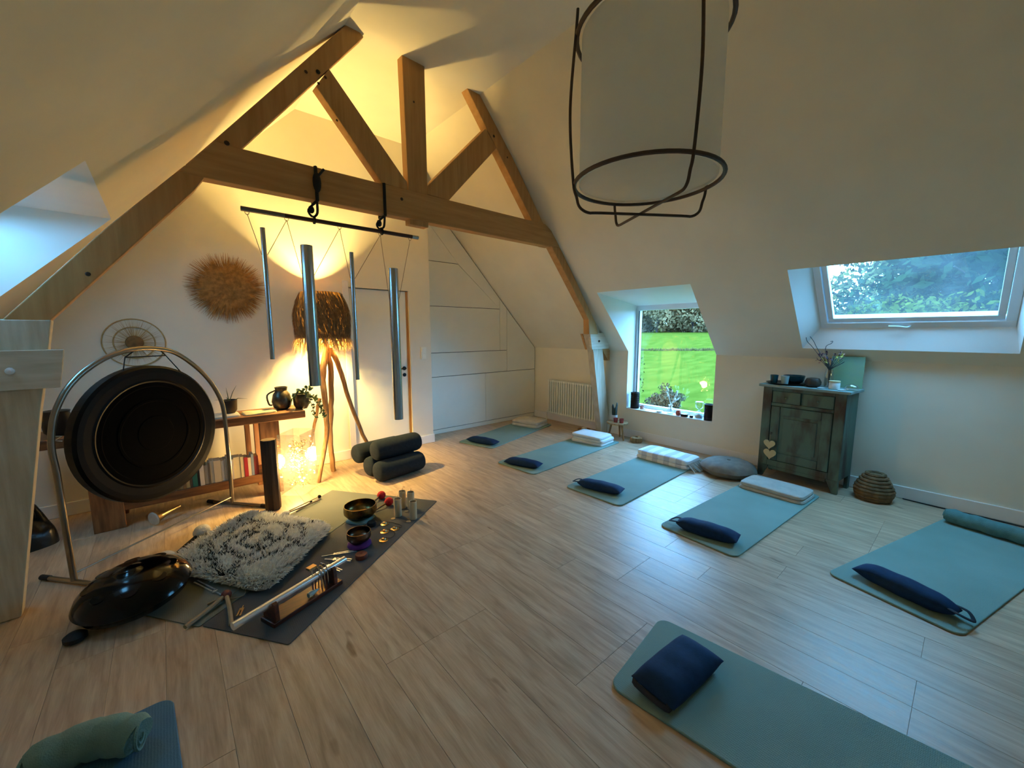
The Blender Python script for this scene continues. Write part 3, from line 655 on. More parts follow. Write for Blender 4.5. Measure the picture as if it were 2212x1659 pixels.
def pil(k, a, b, wd, ht, label, ln=None, strap=1, inset=0.0, **kw):
    z0 = .0118; A, B = FL(*a, z0)[:2], FL(*b, z0)[:2]; fm, ang, cc, R = MATS[k]
    ac = math.atan2(B[1]-A[1], B[0]-A[0]); mid = (A+B)/2+inset*np.array((math.cos(ang), math.sin(ang)))
    pillow(mid, ac, ln or np.linalg.norm(B-A), wd, ht, z0, label, strap, **kw)
pil(1, (1009, 953), (1068, 964), .15, .085, 'small navy pillow on the mat beside the white closet', strap=0, inset=.05)
pil(2, (1088, 1001), (1161, 1014), .15, .085, 'small navy pillow on the mat with the pale blue blanket', strap=0, inset=.05)
pil(3, (1243, 1050), (1338, 1072), .15, .09, 'narrow navy pillow on the mat in front of the window', strap=-1, inset=.05)
pil(4, (1455, 1140), (1588, 1180), .15, .10, 'navy pillow with a strap loop on the mat facing the cupboard', strap=-1, inset=.05)
pil(5, (1845, 1240), (2060, 1345), .15, .10, 'long navy pillow with a strap loop on the mat with the teal towel', strap=1, inset=.05)
a6 = math.atan2(-.1, .99)
pillow(FL(1466, 1462, .05)[:2]+np.array((0, .0)), math.radians(128), .33, .25, .105, .0118, 'broad navy pillow with squared ends on the mat lying apart', strap=0, broad=True) if 0 else None
pc = (FL(1380, 1480, .012)+FL(1556, 1422, .012))[:2]/2
P6 = [FL(1378, 1478, .03)[:2], FL(1452, 1530, .015)[:2], FL(1556, 1425, .05)[:2], FL(1470, 1368, .09)[:2]]
c6 = sum(P6)/4; e6 = (P6[2]+P6[3])/2-(P6[0]+P6[1])/2
pillow(c6, math.atan2(e6[1], e6[0]), .40, .20, .10, .0118, 'broad navy pillow with squared ends on the mat lying apart', strap=-1, broad=True)

# ------------------------------------------------------------------ blankets and cushion
def on_mat(k, s, side=0.0):
    fm, ang, cc, R = MATS[k]; d = np.array((math.cos(ang), math.sin(ang))); n = np.array((-d[1], d[0])); return fm+d*s+n*side, ang
def folded(name, label, c, ang, sx, sy, layers, mats_, z0=.012, seed=1, wob=.05, cat='blanket', shifts=None):
    t = thing(name, label, cat, (c[0], c[1], z0)); z = z0
    for i, h in enumerate(layers):
        sh_ = shifts[i] if shifts else (0, 0)
        off = Rz(ang)@np.array((sh_[0], sh_[1], 0)); k = 1-.03*i
        build(soft_slab(M(), (c[0]+off[0], c[1]+off[1], z), sx*k, sy*k, h, ang, p=9, pe=5, wob=wob, seed=seed+i, edge_h=h*.25), 'fold', mats_[i % len(mats_)], t, smooth=True)
        z += h*.93
    return t
c, a = on_mat(1, 1.43); folded('folded_blanket', 'cream folded blanket on the mat beside the white closet', c, a, .40, .50, (.05, .055), ('wool_cream',), seed=2)
c, a = on_mat(2, 1.55, 0); folded('folded_blanket', 'pale blue white folded blanket on the mat near the radiator', c, a+.03, .36, .50, (.04, .045, .04), ('wool_white',), seed=5, shifts=((0, 0), (.01, -.01), (-.005, .012)))
c, a = on_mat(3, 1.50, 0)
t = folded('fringed_blanket', 'white and grey plaid blanket with fringe folded before the window', c, a-.05, .34, .66, (.05, .06), ('plaid',), seed=8, wob=.09)
m = M(); rng = random.Random(4); d = np.array((math.cos(a), math.sin(a))); n_ = np.array((-d[1], d[0]))
for i in range(34):
    s = -.16+.32*i/33; p = c+d*s-n_*(.315); q = p-n_*rng.uniform(.07, .12)+d*rng.uniform(-.03, .03)
    m.tube([(p[0], p[1], .075), (lerp(p, q, .4)[0], lerp(p, q, .4)[1], .05), (q[0], q[1], .008+.012*rng.random())], .0045, 5)
build(m, 'fringe', 'wool_grey', t, smooth=True)['kind'] = 'stuff'
c, a = on_mat(4, 1.47, -.0); folded('folded_blanket', 'oatmeal folded blanket on the mat before the green cupboard', c, a, .34, .55, (.035, .04), ('wool_grey',), seed=11)
def roll(name, label, A, B, r, mt, cat, turns=2.5, z0=.012, bend=0.0, taper=None):
    t = thing(name, label, cat, ((A[0]+B[0])/2, (A[1]+B[1])/2, z0))
    A, B = np.array((A[0], A[1], z0+r)), np.array((B[0], B[1], z0+r)); ax = (B-A)/np.linalg.norm(B-A); nn = np.cross(ax, (0, 0, 1))
    path = [lerp(A, B, i/14)+nn*bend*math.sin(math.pi*i/14)+np.array((0, 0, .004*math.sin(i*1.7))) for i in range(15)]
    rad = [r*(1+.04*math.sin(i*2.1))*(1 if 0 < i < 14 else .86) for i in range(15)]
    build(M().tube(path, rad, 20), 'roll', mt, t, smooth=True)
    for E_, sgn in ((path[0], -1), (path[-1], 1)):
        m = M(); sp = []
        for i in range(40):
            an = turns*2*math.pi*i/39; rr = r*.86*(1-.85*i/39); sp.append(E_+sgn*ax*.006+nn*rr*math.cos(an)+np.array((0, 0, rr*math.sin(an))))
        m.tube(sp, .006, 5); build(m, 'rolled_edge', mt, t, smooth=True)
    return t
c, a = on_mat(5, 1.64); n_ = np.array((-math.sin(a), math.cos(a))); roll('towel_roll', 'teal towel rolled up at the head of the yoga mat', c+n_*.27, c-n_*.27, .055, 'towel_teal', 'towel')
A7, B7 = FL(300, 1592, .07), FL(60, 1665, .07); roll('towel_roll', 'green towel roll lying across the blue yoga mat', A7, B7, .062, 'towel_green', 'towel', bend=.05)
cc = np.array((4.50, 1.64)); t = thing('floor_cushion', 'round grey floor cushion beside the green cupboard', 'cushion', (cc[0], cc[1], 0))
prof = [(.002, .001), (.20, .001), (.255, .03), (.272, .07), (.255, .105), (.2, .135), (.1, .15), (.002, .152)]
build(M().lathe(prof, (cc[0], cc[1], 0.001), 36, wob=lambda a_, z: 1+.02*math.sin(7*a_)+.012*math.sin(23*a_)), 'cover', 'cushion_grey', t, smooth=True)
build(M().lathe([(.001, 0), (.018, 0), (.015, .008), (.001, .01)], (cc[0], cc[1], .152), 10), 'button', 'cushion_grey', t, smooth=True)

# ------------------------------------------------------------------ radiator
ra = thing('radiator', 'white column radiator mounted low beside the timber post', 'radiator', (W-.08, 4.25, .14))
y0r, y1r = 3.66, 4.74; nr = 22
m0 = None
for i in range(nr):
    y = y0r+(y1r-y0r)*(i+.5)/nr
    m = M()
    m.bb(W-.132, W-.06, y-.0115, y+.0115, .175, .685)
    m.bb(W-.132, W-.045, y-.0215, y+.0215, .145, .178); m.bb(W-.132, W-.045, y-.0215, y+.0215, .682, .715)
    o = build(m, 'column', 'white_lacquer', ra, smooth=False, bevel=.006, seg=2)
for yy in (y0r+.15, y1r-.15): build(M().bb(W-.04, W-.001, yy-.012, yy+.012, .3, .33), 'bracket', 'white_lacquer', ra)
build(M().tube([(W-.085, y1r, .16), (W-.085, y1r+.05, .16), (W-.085, y1r+.06, .001)], .009, 8).tube([(W-.085, y1r+.0, .16), (W-.085, y1r+.035, .16)], .016, 8), 'pipe', 'white_lacquer', ra, smooth=True)

# ------------------------------------------------------------------ pendant lamp with cane cage
mat('cane', '#4d3524', .6, scale=14, var=.35)
mat('cane_pale', '#a58a63', .6, scale=14, var=.25)
mat('shade_cloth', '#f1f0ea', .9, scale=6, var=.03, translucent=.7)
px_, py_ = 1.705, 1.052; zb_ = 2.188; R0 = .318; HS = .61
pe = thing('pendant_lamp', 'large white cylinder pendant lamp inside a cane cage hanging from the ceiling', 'pendant lamp', (px_, py_, zb_-.12))
sh_n = 40; m = M().lathe([(R0*.93, zb_), (R0*.93, zb_+HS)], (px_, py_, 0), 48, cap=False)
build(m, 'shade', 'shade_cloth', pe, smooth=True)
def ring(z, r, rr, mt): build(M().tube([(px_+r*math.cos(2*math.pi*i/48), py_+r*math.sin(2*math.pi*i/48), z) for i in range(48)], rr, 8, closed=True), 'hoop', mt, pe, smooth=True)
ring(zb_, R0, .009, 'cane'); ring(zb_+HS, R0, .010, 'cane')
m = M()
for i in range(sh_n):
    a0, a1 = 2*math.pi*i/sh_n, 2*math.pi*(i+1)/sh_n; r = R0*.93
    m.add([(px_+r*math.cos(a0), py_+r*math.sin(a0), zb_+.012), (px_+r*math.cos(a1), py_+r*math.sin(a1), zb_+.012), (px_, py_, zb_+.012)], [(0, 1, 2)])
build(m, 'diffuser', 'shade_cloth', pe)
va = math.atan2(-py_, -px_)     # direction back to the viewer side
for k, offs in enumerate(((31, 208), (-74, 123))):
    pts = []
    for sgn in (1, -1):
        a_ = va+math.radians(offs[0] if sgn == 1 else offs[1]); ux, uy = math.cos(a_), math.sin(a_)
        col = [(R0*1.0, HS+.10), (R0*1.02, HS), (R0*1.075, HS*.62), (R0*1.075, HS*.35), (R0*1.02, 0), (R0*.97, -.06), (R0*.94, -.095), (R0*.88, -.116), (R0*.78, -.121-.008*k), (R0*.6, -.122-.008*k)]
        seq = [(px_+r*ux, py_+r*uy, zb_+z) for r, z in col]
        pts += seq if sgn == 1 else seq[::-1]
    build(M().tube(smooth_path(pts, 5), .0065, 7), 'rib', 'cane', pe, smooth=True)
m = M().tube([(px_, py_, zb_+HS+.05), (px_, py_, ZC-.03)], .004, 6); build(m, 'cord', 'black_metal', pe)
build(M().tube([(px_-R0, py_, zb_+HS+.1), (px_+R0, py_, zb_+HS+.1)], .006, 6).tube([(px_, py_-R0, zb_+HS+.1), (px_, py_+R0, zb_+HS+.1)], .006, 6), 'top_bar', 'cane', pe)
build(M().lathe([(.001, 0), (.05, 0), (.05, .02), (.02, .03), (.001, .03)], (px_, py_, ZC-.03), 20), 'ceiling_rose', 'white_lacquer', pe, smooth=True)
build(M().tube([(px_, py_, zb_+HS+.1), (px_, py_, zb_+HS-.12)], .02, 10), 'lamp_holder', 'black_metal', pe)

# ------------------------------------------------------------------ more materials
mat('steel', '#b9bdc0', .22, metal=1.0, var=.1, scale=20, stretch=(20, 20, 1))
mat('chrome', '#e4e8ea', .26, metal=.75, var=.05)
mat('bar_wood', '#3a1d12', .5, scale=10, var=.3)
mat('grey_sleeve', '#6d6c68', .5, metal=.4)
mat('cordage', '#8d8068', .8)
mat('strap_black', '#0d0b0c', .75)
mat('raffia', '#bd8a48', .8, scale=30, var=.45)
mat('raffia_dark', '#8a6538', .85, scale=30, var=.4, translucent=.04)
mat('raffia_pale', '#c7a25f', .8, scale=30, var=.3)
mat('straw_ring', '#c0a066', .8, scale=30, var=.3)
mat('driftwood', '#a98456', .75, scale=5, stretch=(8, 8, 1), col2='#7d5c38', bump=.2, bscale=14)
mat('oak', '#8a5a30', .6, scale=4, stretch=(1, 8, 8), col2='#5f3a1c', bump=.1, bscale=14)
mat('oak_v', '#94643a', .6, scale=4, stretch=(8, 8, 1), col2='#6a4222', bump=.1, bscale=14)
mat('dark_log', '#3d2a1c', .7, scale=4, stretch=(14, 14, .8), col2='#22150d', bump=.4, bscale=10)
mat('log_end', '#9c7f58', .8, scale=12, var=.2)
mat('gong_black', '#060708', .7, scale=10, col2='#040506', spec=.02)
mat('gong_rim', '#0a0a09', .4, metal=.15, scale=20, col2='#060606', spec=.15)
mat('gong_bronze', '#2b2617', .3, metal=.9, scale=12, col2='#14110a')
mat('frame_metal', '#8f8779', .28, metal=.9, var=.15)
mat('handpan', '#020304', .12, var=.1, spec=.25)
mat('rubber', '#0b0b0b', .7)
mat('felt_white', '#cfcabd', .95, var=.15, scale=20, bump=.4, bscale=60)
mat('felt_black', '#0f0d0d', .9); mat('felt_red', '#b01217', .9, var=.2, scale=40, bump=.3, bscale=120)
mat('stick_wood', '#6b4c30', .6, scale=8, stretch=(1, 1, 1), var=.3)
mat('stick_pale', '#9d8a68', .65, scale=8, var=.25)
mat('bamboo', '#d3bf98', .6, scale=8, stretch=(6, 6, 1), var=.12)
mat('brass', '#c9ae7c', .3, metal=1.0, var=.2, scale=14)
mat('bowl_brass', '#8a7448', .28, metal=1.0, scale=18, col2='#4b3d22', bump=.15, bscale=40)
mat('bowl_bronze', '#7a6350', .3, metal=1.0, scale=18, col2='#4a3a2e')
mat('teal_cloth', '#86a8a4', .9); mat('purple_cloth', '#5a1d6b', .9, bump=.2, bscale=60)
mat('mahogany', '#5a2a16', .4, scale=5, stretch=(1, 10, 10), col2='#3a180b', coat=.2)
mat('red_brown', '#7d3a26', .6, var=.2)
mat('pile_white', '#ebe7dc', .95, var=.1, scale=20); mat('pile_black', '#17120f', .95, var=.3, scale=20)
mat('ceramic_brown', '#3a2716', .5, var=.3); mat('ceramic_dark', '#1a1412', .4, var=.3); mat('ceramic_white', '#d8d8d2', .4, var=.05); mat('ceramic_grey', '#9aa09c', .5)
mat('green_leaf', '#41582a', .55, var=.35, scale=12); mat('green_cactus', '#22352a', .6, var=.3, scale=12)
mat('pewter', '#6d6656', .35, metal=.8, scale=20, col2='#3a352c')
mat('paper', '#c9b98c', .85, var=.15)
mat('wax_pink', '#c88472', .5, translucent=.2); mat('wax_white', '#e4ddcc', .5); mat('glass_pink', '#c4504c', .25, trans=.5, var=.1); mat('terracotta', '#c0573f', .6)
mat('green_patina', '#506c60', .6, scale=3.0, stretch=(2.2, 2.2, .7), col2='#3b3026', lo=.36, hi=.52, detail=5, bump=.1, bscale=20)
mat('patina_top', '#8aa3a0', .45, scale=4, col2='#6f8784')
mat('heart_wood', '#cfc195', .7, var=.1); mat('teal_glass', '#1f5560', .12, trans=.35, var=.1); mat('frosted', '#b9d0cc', .35, trans=.3)
mat('canvas_green', '#8fae7c', .8, scale=5, col2='#7fa08a', lo=.3, hi=.7)
mat('wicker', '#7a5f3c', .8, scale=30, var=.45, bump=.4, bscale=60)
mat('lantern_metal', '#2b1d17', .4, metal=.6, var=.3)
mat('petal_yellow', '#d8d26a', .7); mat('petal_purple', '#5a3d5e', .7, var=.3); mat('petal_pink', '#c9a39a', .7, var=.2); mat('twig', '#3b4a4c', .7)
mat('tail_grass', '#e2e4d6', .9)
mat('sand', '#cfd6d6', .8)
mat('wire_gold', '#d8ac4e', .22, metal=1.0, var=.2)
mat('led', '#ffdf9a', .4, emit=(1.0, .7, .32), estr=45)
mat('bulb', '#ffe0a0', .4, emit=(1.0, .7, .3), estr=60)
glassy('clear_glass', (.93, .95, .94), .10, .03); glassy('acrylic', (.96, .96, .95), .07, .03, haze=.03)

# ------------------------------------------------------------------ chimes hung from the tie beam
CY = 3.415
def cp(px, py, y=CY): return PY(px, py, y)
bl, br = cp(520, 452), cp(903, 512); br[2] = bl[2] = (bl[2]+br[2])/2
ch = thing('tube_chime', 'four silver chime tubes strung from a dark wooden bar under the tie beam', 'chime', (bl+br)/2)
bx_ = lambda a, b_, r: M().tube([lerp(bl, br, a), lerp(bl, br, b_)], r, 8)
build(bx_(.2, .955, .0165), 'bar', 'bar_wood', ch, smooth=True); build(bx_(0, .2, .0172), 'sleeve', 'grey_sleeve', ch, smooth=True); build(bx_(.955, 1, .0172), 'sleeve', 'steel', ch, smooth=True)
def on_bar(px): 
    t = (px-520)/(903-520); d = lerp(bl, br, t); return d+np.array((0, 0, -.03))
tubes = []
for (p, q, wpx) in (((568, 492), (588, 776), 9.5), ((660, 530), (683, 833), 23.5), ((759, 545), (772.5, 820), 8.5), ((848, 580), (862, 905), 20)):
    a, b_ = cp(*p), cp(*q); xx = (a[0]+b_[0])/2; dep = np.dot((a+b_)/2-EYE, _f); r = wpx*dep/(2*F_PX)
    m = M(); top, bot = a[2], b_[2]
    m.lathe([(r*.86, top), (r, top), (r, bot), (r*.86, bot), (r*.86, bot+.02), (r*.86, top-.02)][:4], (xx, CY, 0), 24)
    tb = build(m, 'tube', 'steel', ch, smooth=True); tubes.append((xx, top, bot, r, tb))
def cord(pts, parent): build(M().tube(pts, .0022, 5), 'cord', 'cordage', parent)
def hook(px, parent=ch):
    p = on_bar(px); build(M().tube([p+np.array((.013*math.cos(a_), 0, .012+.018*math.sin(a_))) for a_ in [2*math.pi*i/12 for i in range(12)]], .0022, 5, closed=True), 'ring', 'cordage', parent)
for pxh in (530, 600, 707, 802, 880): hook(pxh)
for (k, a, b_) in ((0, 530, 600), (1, 600, 707), (2, 707, 802), (3, 802, 880)):
    xx, top, bot, r, tb = tubes[k]; zh = top-(top-bot)*.2
    cord([on_bar(a), (xx-r-.002, CY, zh)], tb); cord([on_bar(b_), (xx+r+.002, CY, zh)], tb)
# straps round the beam
def strap_obj(px, ztop_px, label, buckle):
    yb0, yb1 = 3.36+.05*(PY(px, 380, 3.36)[0]-1.9), 0
    x_ = PY(px, 400, yb0)[0]; yf = 3.36+.05*(x_-1.9)-.004; yk = yf+.112
    zt_, zb2 = PY(px, ztop_px, yf)[2]+.004, PY(px, ztop_px+.0, yf)[2]
    zbm = PY(px, buckle, yf)[2]-.004
    t = thing('hanging_strap', label, 'strap', (x_, (yf+yk)/2, zbm-.16), 'straps round the tie beam')
    build(M().tube([(x_, yf, zt_), (x_, yf, zbm), (x_, yk, zbm), (x_, yk, zt_)], .013, 6, closed=True), 'loop', 'strap_black', t)
    pb = lerp(bl, br, (x_-bl[0])/(br[0]-bl[0])); ym = (yf+yk)/2
    build(M().tube(smooth_path([(x_, yf+.01, zbm), (x_-.05, ym, zbm-.06), (x_-.035, ym, zbm-.10), (x_-.004, CY, pb[2]+.028)], 4), .008, 6), 'tail', 'strap_black', t, smooth=True)
    build(M().tube(smooth_path([(x_, yf+.01, zbm), (x_+.012, ym, zbm-.07), (x_+.004, CY, pb[2]+.028)], 4), .009, 6), 'tail', 'strap_black', t, smooth=True)
    build(M().ball((x_-.03, ym, zbm-.055), .022, 8, 6, (1, .6, 1.3)), 'buckle', 'strap_black', t, smooth=True)
    build(M().lathe([(.0225, -.006), (.027, -.006), (.027, .006), (.0225, .006), (.0225, -.006)][:4], (pb[0], CY, pb[2]), 16, frame_from(br-bl)), 'bar_ring', 'strap_black', t)
    return x_, yf, t
xs1, yf1, st1 = strap_obj(683, 362, 'bulky black strap knotted round the tie beam', 432)
build(M().ball((xs1-.0, yf1-.018, 2.61), .03, 10, 8, (1, .6, 2.4)), 'knot', 'strap_black', st1, smooth=True)
build(M().tube([(xs1+.005, yf1-.02, 2.65), (xs1+.05, yf1-.03, 2.71)], .009, 6), 'loose_end', 'strap_black', st1)
strap_obj(829, 398, 'plain black strap looped round the tie beam beside the king post', 464)

# ------------------------------------------------------------------ wall ornaments
def strands(m, n, fn, rng, w=.0035):
    for i in range(n):
        p, q, k = fn(rng); p, q = np.array(p), np.array(q); d = q-p; s = np.cross(d, k); s /= np.linalg.norm(s)+1e-9; ww = w*rng.uniform(.6, 1.3)
        mid = lerp(p, q, .55)+np.array(k)*rng.uniform(0, .01)
        m.add([p-s*ww, p+s*ww, mid+s*ww*.8, mid-s*ww*.8, q+s*ww*.2, q-s*ww*.2], [(0, 1, 2, 3), (3, 2, 4, 5)])
sc_, sr = np.array((.515, D0-.02, 1.94)), .325
su = thing('raffia_sunburst', 'round raffia sunburst wall hanging with frayed rays', 'wall hanging', sc_-np.array((0, 0, sr)))
build(M().lathe([(.001, 0), (.2, 0), (.19, .02), (.001, .028)], (sc_[0], D0-.001, sc_[2]), 32, frame_from((0, -1, 0))), 'disc', 'raffia', su, smooth=True)
m = M(); rng = random.Random(21)
def fnA(r_):
    a_ = r_.uniform(0, 2*math.pi); r0 = r_.uniform(.02, .17); r1 = sr*r_.uniform(.72, 1.06) if r_.random() < .45 else sr*r_.uniform(.5, .8); a2 = a_+r_.gauss(0, .06)
    y = D0-.026-.02*r_.random()
    return (sc_[0]+r0*math.cos(a_), y, sc_[2]+r0*math.sin(a_)), (sc_[0]+r1*math.cos(a2), D0-.008-.025*r_.random(), sc_[2]+r1*math.sin(a2)), (0, -1, 0)
strands(m, 1700, fnA, rng, .003); build(m, 'rays', 'raffia', su, recalc=False)['kind'] = 'stuff'
rc = np.array((-.19, D0-.004, 1.43)); ri = thing('straw_ring', 'small pale straw ring with a dark centre hung above the gong', 'wall hanging', rc-np.array((0, 0, .21)))
build(M().lathe([(.001, 0), (.062, 0), (.055, .02), (.001, .026)], (rc[0], D0-.001, rc[2]), 24, frame_from((0, -1, 0))), 'centre', 'raffia_dark', ri, smooth=True)
m = M()
def fnB(r_):
    a_ = r_.uniform(0, 2*math.pi); r0 = .06; r1 = r_.choice((.135, .205, .2)); return (rc[0]+r0*math.cos(a_), D0-.008, rc[2]+r0*math.sin(a_)), (rc[0]+r1*math.cos(a_), D0-.004, rc[2]+r1*math.sin(a_)), (0, -1, 0)
strands(m, 240, fnB, rng, .0009); build(m, 'spokes', 'straw_ring', ri, recalc=False)['kind'] = 'stuff'
for r_ in (.135, .205): build(M().tube([(rc[0]+r_*math.cos(2*math.pi*i/40), D0-.006, rc[2]+r_*math.sin(2*math.pi*i/40)) for i in range(40)], .005, 5, closed=True), 'hoop', 'straw_ring', ri, smooth=True)

# ------------------------------------------------------------------ floor lamp of branches with raffia shade
lx, ly = 1.275, 4.50
fl_ = thing('floor_lamp', 'branch tripod floor lamp with a shaggy raffia shade', 'floor lamp', (lx, ly, 0))
ZS0, ZS1 = 1.40, 1.925
def branch(pts, r0, r1, seed):
    rg = random.Random(seed); sp = smooth_path(pts, 6); n = len(sp)
    sp = [p+np.array((rg.gauss(0, .004), rg.gauss(0, .004), 0)) for p in sp]
    return M().tube(sp, [(r0+(r1-r0)*i/(n-1))*(1+.12*rg.random()) for i in range(n)], 9)
ap = np.array((lx+.03, ly, 1.36))
LA, LB, LC = FL(688, 1043), FL(719, 1018), np.array((1.80, 4.62, 0))
build(branch([LA+np.array((0, 0, .001)), lerp(LA, ap, .4)+np.array((.05, 0, 0)), lerp(LA, ap, .75)+np.array((-.02, .01, 0)), ap], .018, .034, 1), 'leg', 'driftwood', fl_, smooth=True)
build(branch([LB+np.array((0, 0, .001)), lerp(LB, ap, .35)+np.array((.0, .02, 0)), lerp(LB, ap, .7)+np.array((.03, 0, 0)), ap+np.array((.02, 0, 0))], .024, .026, 2), 'leg', 'driftwood', fl_, smooth=True)
build(branch([LC+np.array((0, 0, .001)), lerp(LC, ap, .4)+np.array((-.01, 0, .0)), lerp(LC, ap, .8)+np.array((.02, 0, .05)), ap+np.array((.03, .01, .0))], .018, .026, 3), 'leg', 'driftwood', fl_, smooth=True)
LD = FL(662, 1020); LD[1] = min(LD[1], 4.78)
build(branch([LD+np.array((0, 0, .001)), lerp(LD, ap, .35), lerp(LD, ap, .6)+np.array((.01, 0, 0))], .012, .016, 4), 'side_twig', 'driftwood', fl_, smooth=True)
build(M().tube([ap-np.array((0, 0, .03)), (lx, ly, ZS0+.16)], .016, 10), 'stem', 'driftwood', fl_)
def r_sh(t): return .25+.02*min(t*2,1) if t < .5 else .27-(t-.5)*2*.07     # shade radius from hem (0) to top (1)
m = M(); nn_ = 32
for i in range(nn_):
    for j in range(6):
        t0, t1 = j/6, (j+1)/6; a0, a1 = 2*math.pi*i/nn_, 2*math.pi*(i+1)/nn_
        P_ = lambda a_, t: (lx+(r_sh(t)-.012)*math.cos(a_), ly+(r_sh(t)-.012)*math.sin(a_), ZS0+.06+(ZS1-ZS0-.06)*t)
        m.quad(P_(a0, t0), P_(a1, t0), P_(a1, t1), P_(a0, t1))
build(m, 'shade', 'raffia_dark', fl_, smooth=True)
m = M(); rng = random.Random(31)
def fnC(r_):
    a_ = r_.uniform(0, 2*math.pi); t1 = r_.uniform(.12, 1.0); t0 = max(-.02, t1-r_.uniform(.2, .45)); a2 = a_+r_.gauss(.14, .1)
    ra, rb_ = r_sh(t1)+.002, r_sh(max(t0, 0))+r_.uniform(.0, .02)
    return (lx+ra*math.cos(a_), ly+ra*math.sin(a_), ZS0+.06+(ZS1-ZS0-.06)*t1), (lx+rb_*math.cos(a2), ly+rb_*math.sin(a2), ZS0+.06+(ZS1-ZS0-.06)*t0), (math.cos(a_), math.sin(a_), 0)
strands(m, 2600, fnC, rng, .0035); build(m, 'thatch', 'raffia_dark', fl_, recalc=False)['kind'] = 'stuff'
m = M()
def fnD(r_):
    a_ = r_.uniform(0, 2*math.pi); a2 = a_+r_.gauss(.06, .12); r1 = r_sh(0)+r_.uniform(-.01, .06)
    return (lx+(r_sh(0)-.008)*math.cos(a_), ly+(r_sh(0)-.008)*math.sin(a_), ZS0+.10), (lx+r1*math.cos(a2), ly+r1*math.sin(a2), ZS0+r_.uniform(-.10, .0)), (math.cos(a_), math.sin(a_), 0)
strands(m, 900, fnD, rng, .0025); build(m, 'fringe', 'raffia_pale', fl_, recalc=False)['kind'] = 'stuff'
build(M().ball((lx, ly, ZS0+.27), .035, 14, 10), 'bulb', 'bulb', fl_, smooth=True)
ld = bpy.data.lights.new('lamp_light', 'POINT'); ld.energy = 500; ld.color = (1.0, .70, .23); ld.shadow_soft_size = .045
lo_ = bpy.data.objects.new('lamp_light', ld); COL.objects.link(lo_); lo_.location = (lx, ly, ZS0+.27); lo_['kind'] = 'helper'

# ------------------------------------------------------------------ clear box full of fairy lights
bc = np.array((.885, 4.17, 0)); ba = math.radians(-42); bw, bd, bh = .21, .27, .58; Rb = Rz(ba)
bxl = thing('light_box', 'clear acrylic tower filled with tangled glowing fairy lights', 'lamp', (bc[0], bc[1], 0))
for (cx, cy, sx, sy) in ((0, -bd/2, bw, .004), (0, bd/2, bw, .004), (-bw/2, 0, .004, bd-.01), (bw/2, 0, .004, bd-.01)):
    build(M().box(Rb@np.array((cx, cy, 0))+bc+np.array((0, 0, bh/2+.002)), (sx, sy, bh), Rb), 'pane', 'acrylic', bxl)
m = M(); rng = random.Random(9); pts = []
for k in range(120):
    z = .06+.42*rng.random(); p = np.array((rng.gauss(0, .045), rng.gauss(0, .05), z)); d = np.array([rng.gauss(0, 1) for _ in range(3)]); d /= np.linalg.norm(d)
    e = np.cross(d, (.3, .5, .8)); e /= np.linalg.norm(e); R_ = rng.uniform(.012, .03)
    arc = [p+R_*(d*math.cos(t)+e*math.sin(t)) for t in [i*.55 for i in range(7)]]
    arc = [np.array((min(max(q[0], -.09), .09), min(max(q[1], -.12), .12), min(max(q[2], .03), .53))) for q in arc]
    m.tube([Rb@q+bc for q in arc], .0028, 4)
build(m, 'wire_tangle', 'wire_gold', bxl, smooth=True)['kind'] = 'stuff'
for k in range(22):
    p = np.array((rng.gauss(0, .045), rng.gauss(0, .055), .08+.4*rng.random())); p[0] = min(max(p[0], -.085), .085); p[1] = min(max(p[1], -.11), .11)
    build(M().ball(Rb@p+bc, .0045 if k > 5 else .009, 8, 6), 'bulb', 'led', bxl, smooth=True)
ld = bpy.data.lights.new('fairy_light', 'POINT'); ld.energy = 48; ld.color = (1.0, .63, .24); ld.shadow_soft_size = .08
lo_ = bpy.data.objects.new('fairy_light', ld); COL.objects.link(lo_); lo_.location = (bc[0], bc[1], .28); lo_['kind'] = 'helper'

# ------------------------------------------------------------------ rain stick log
rb0 = FL(591, 1099); H_ = .615; rs = thing('rain_stick', 'dark upright log rain stick standing before the shelf', 'rain stick', (rb0[0], rb0[1], 0))
m = M().lathe([(.056, .001), (.058, .02), (.057, H_*.5), (.058, H_)], (rb0[0], rb0[1], 0), 32, wob=lambda a_, z: 1+.055*math.cos(8*a_)+.02*math.cos(3*a_)); build(m, 'log', 'dark_log', rs, smooth=True)
build(M().lathe([(.054, H_), (.054, H_+.003), (.001, H_+.003)], (rb0[0], rb0[1], 0), 24, wob=lambda a_, z: 1+.05*math.cos(8*a_)), 'cut_end', 'log_end', rs)

# ------------------------------------------------------------------ oak console shelf with books
SY0, SY1, SX0, SX1, SZ = 4.225, 4.63, -.82, .99, .765
sf = thing('console_shelf', 'rustic oak console shelf with thick top behind the gong', 'shelf', ((SX0+SX1)/2, (SY0+SY1)/2, 0))
build(M().bb(SX0, SX1, SY0, SY1, SZ-.07, SZ), 'top', 'oak', sf, bevel=.006)
build(M().bb(-.52, .70, SY0+.02, SY1-.02, .135, .21), 'lower_shelf', 'oak', sf, bevel=.005)
for (a, b_) in ((.60, .76), (-.52, -.34)): build(M().bb(a, b_, SY0+.015, SY0+.06, .001, SZ-.071), 'leg', 'oak_v', sf, bevel=.004); build(M().bb(a, b_, SY1-.06, SY1-.015, .001, SZ-.071), 'leg', 'oak_v', sf, bevel=.004)
build(M().bb(.52, .56, SY1-.12, SY1-.06, .211, SZ-.071), 'divider', 'oak_v', sf, bevel=.004)
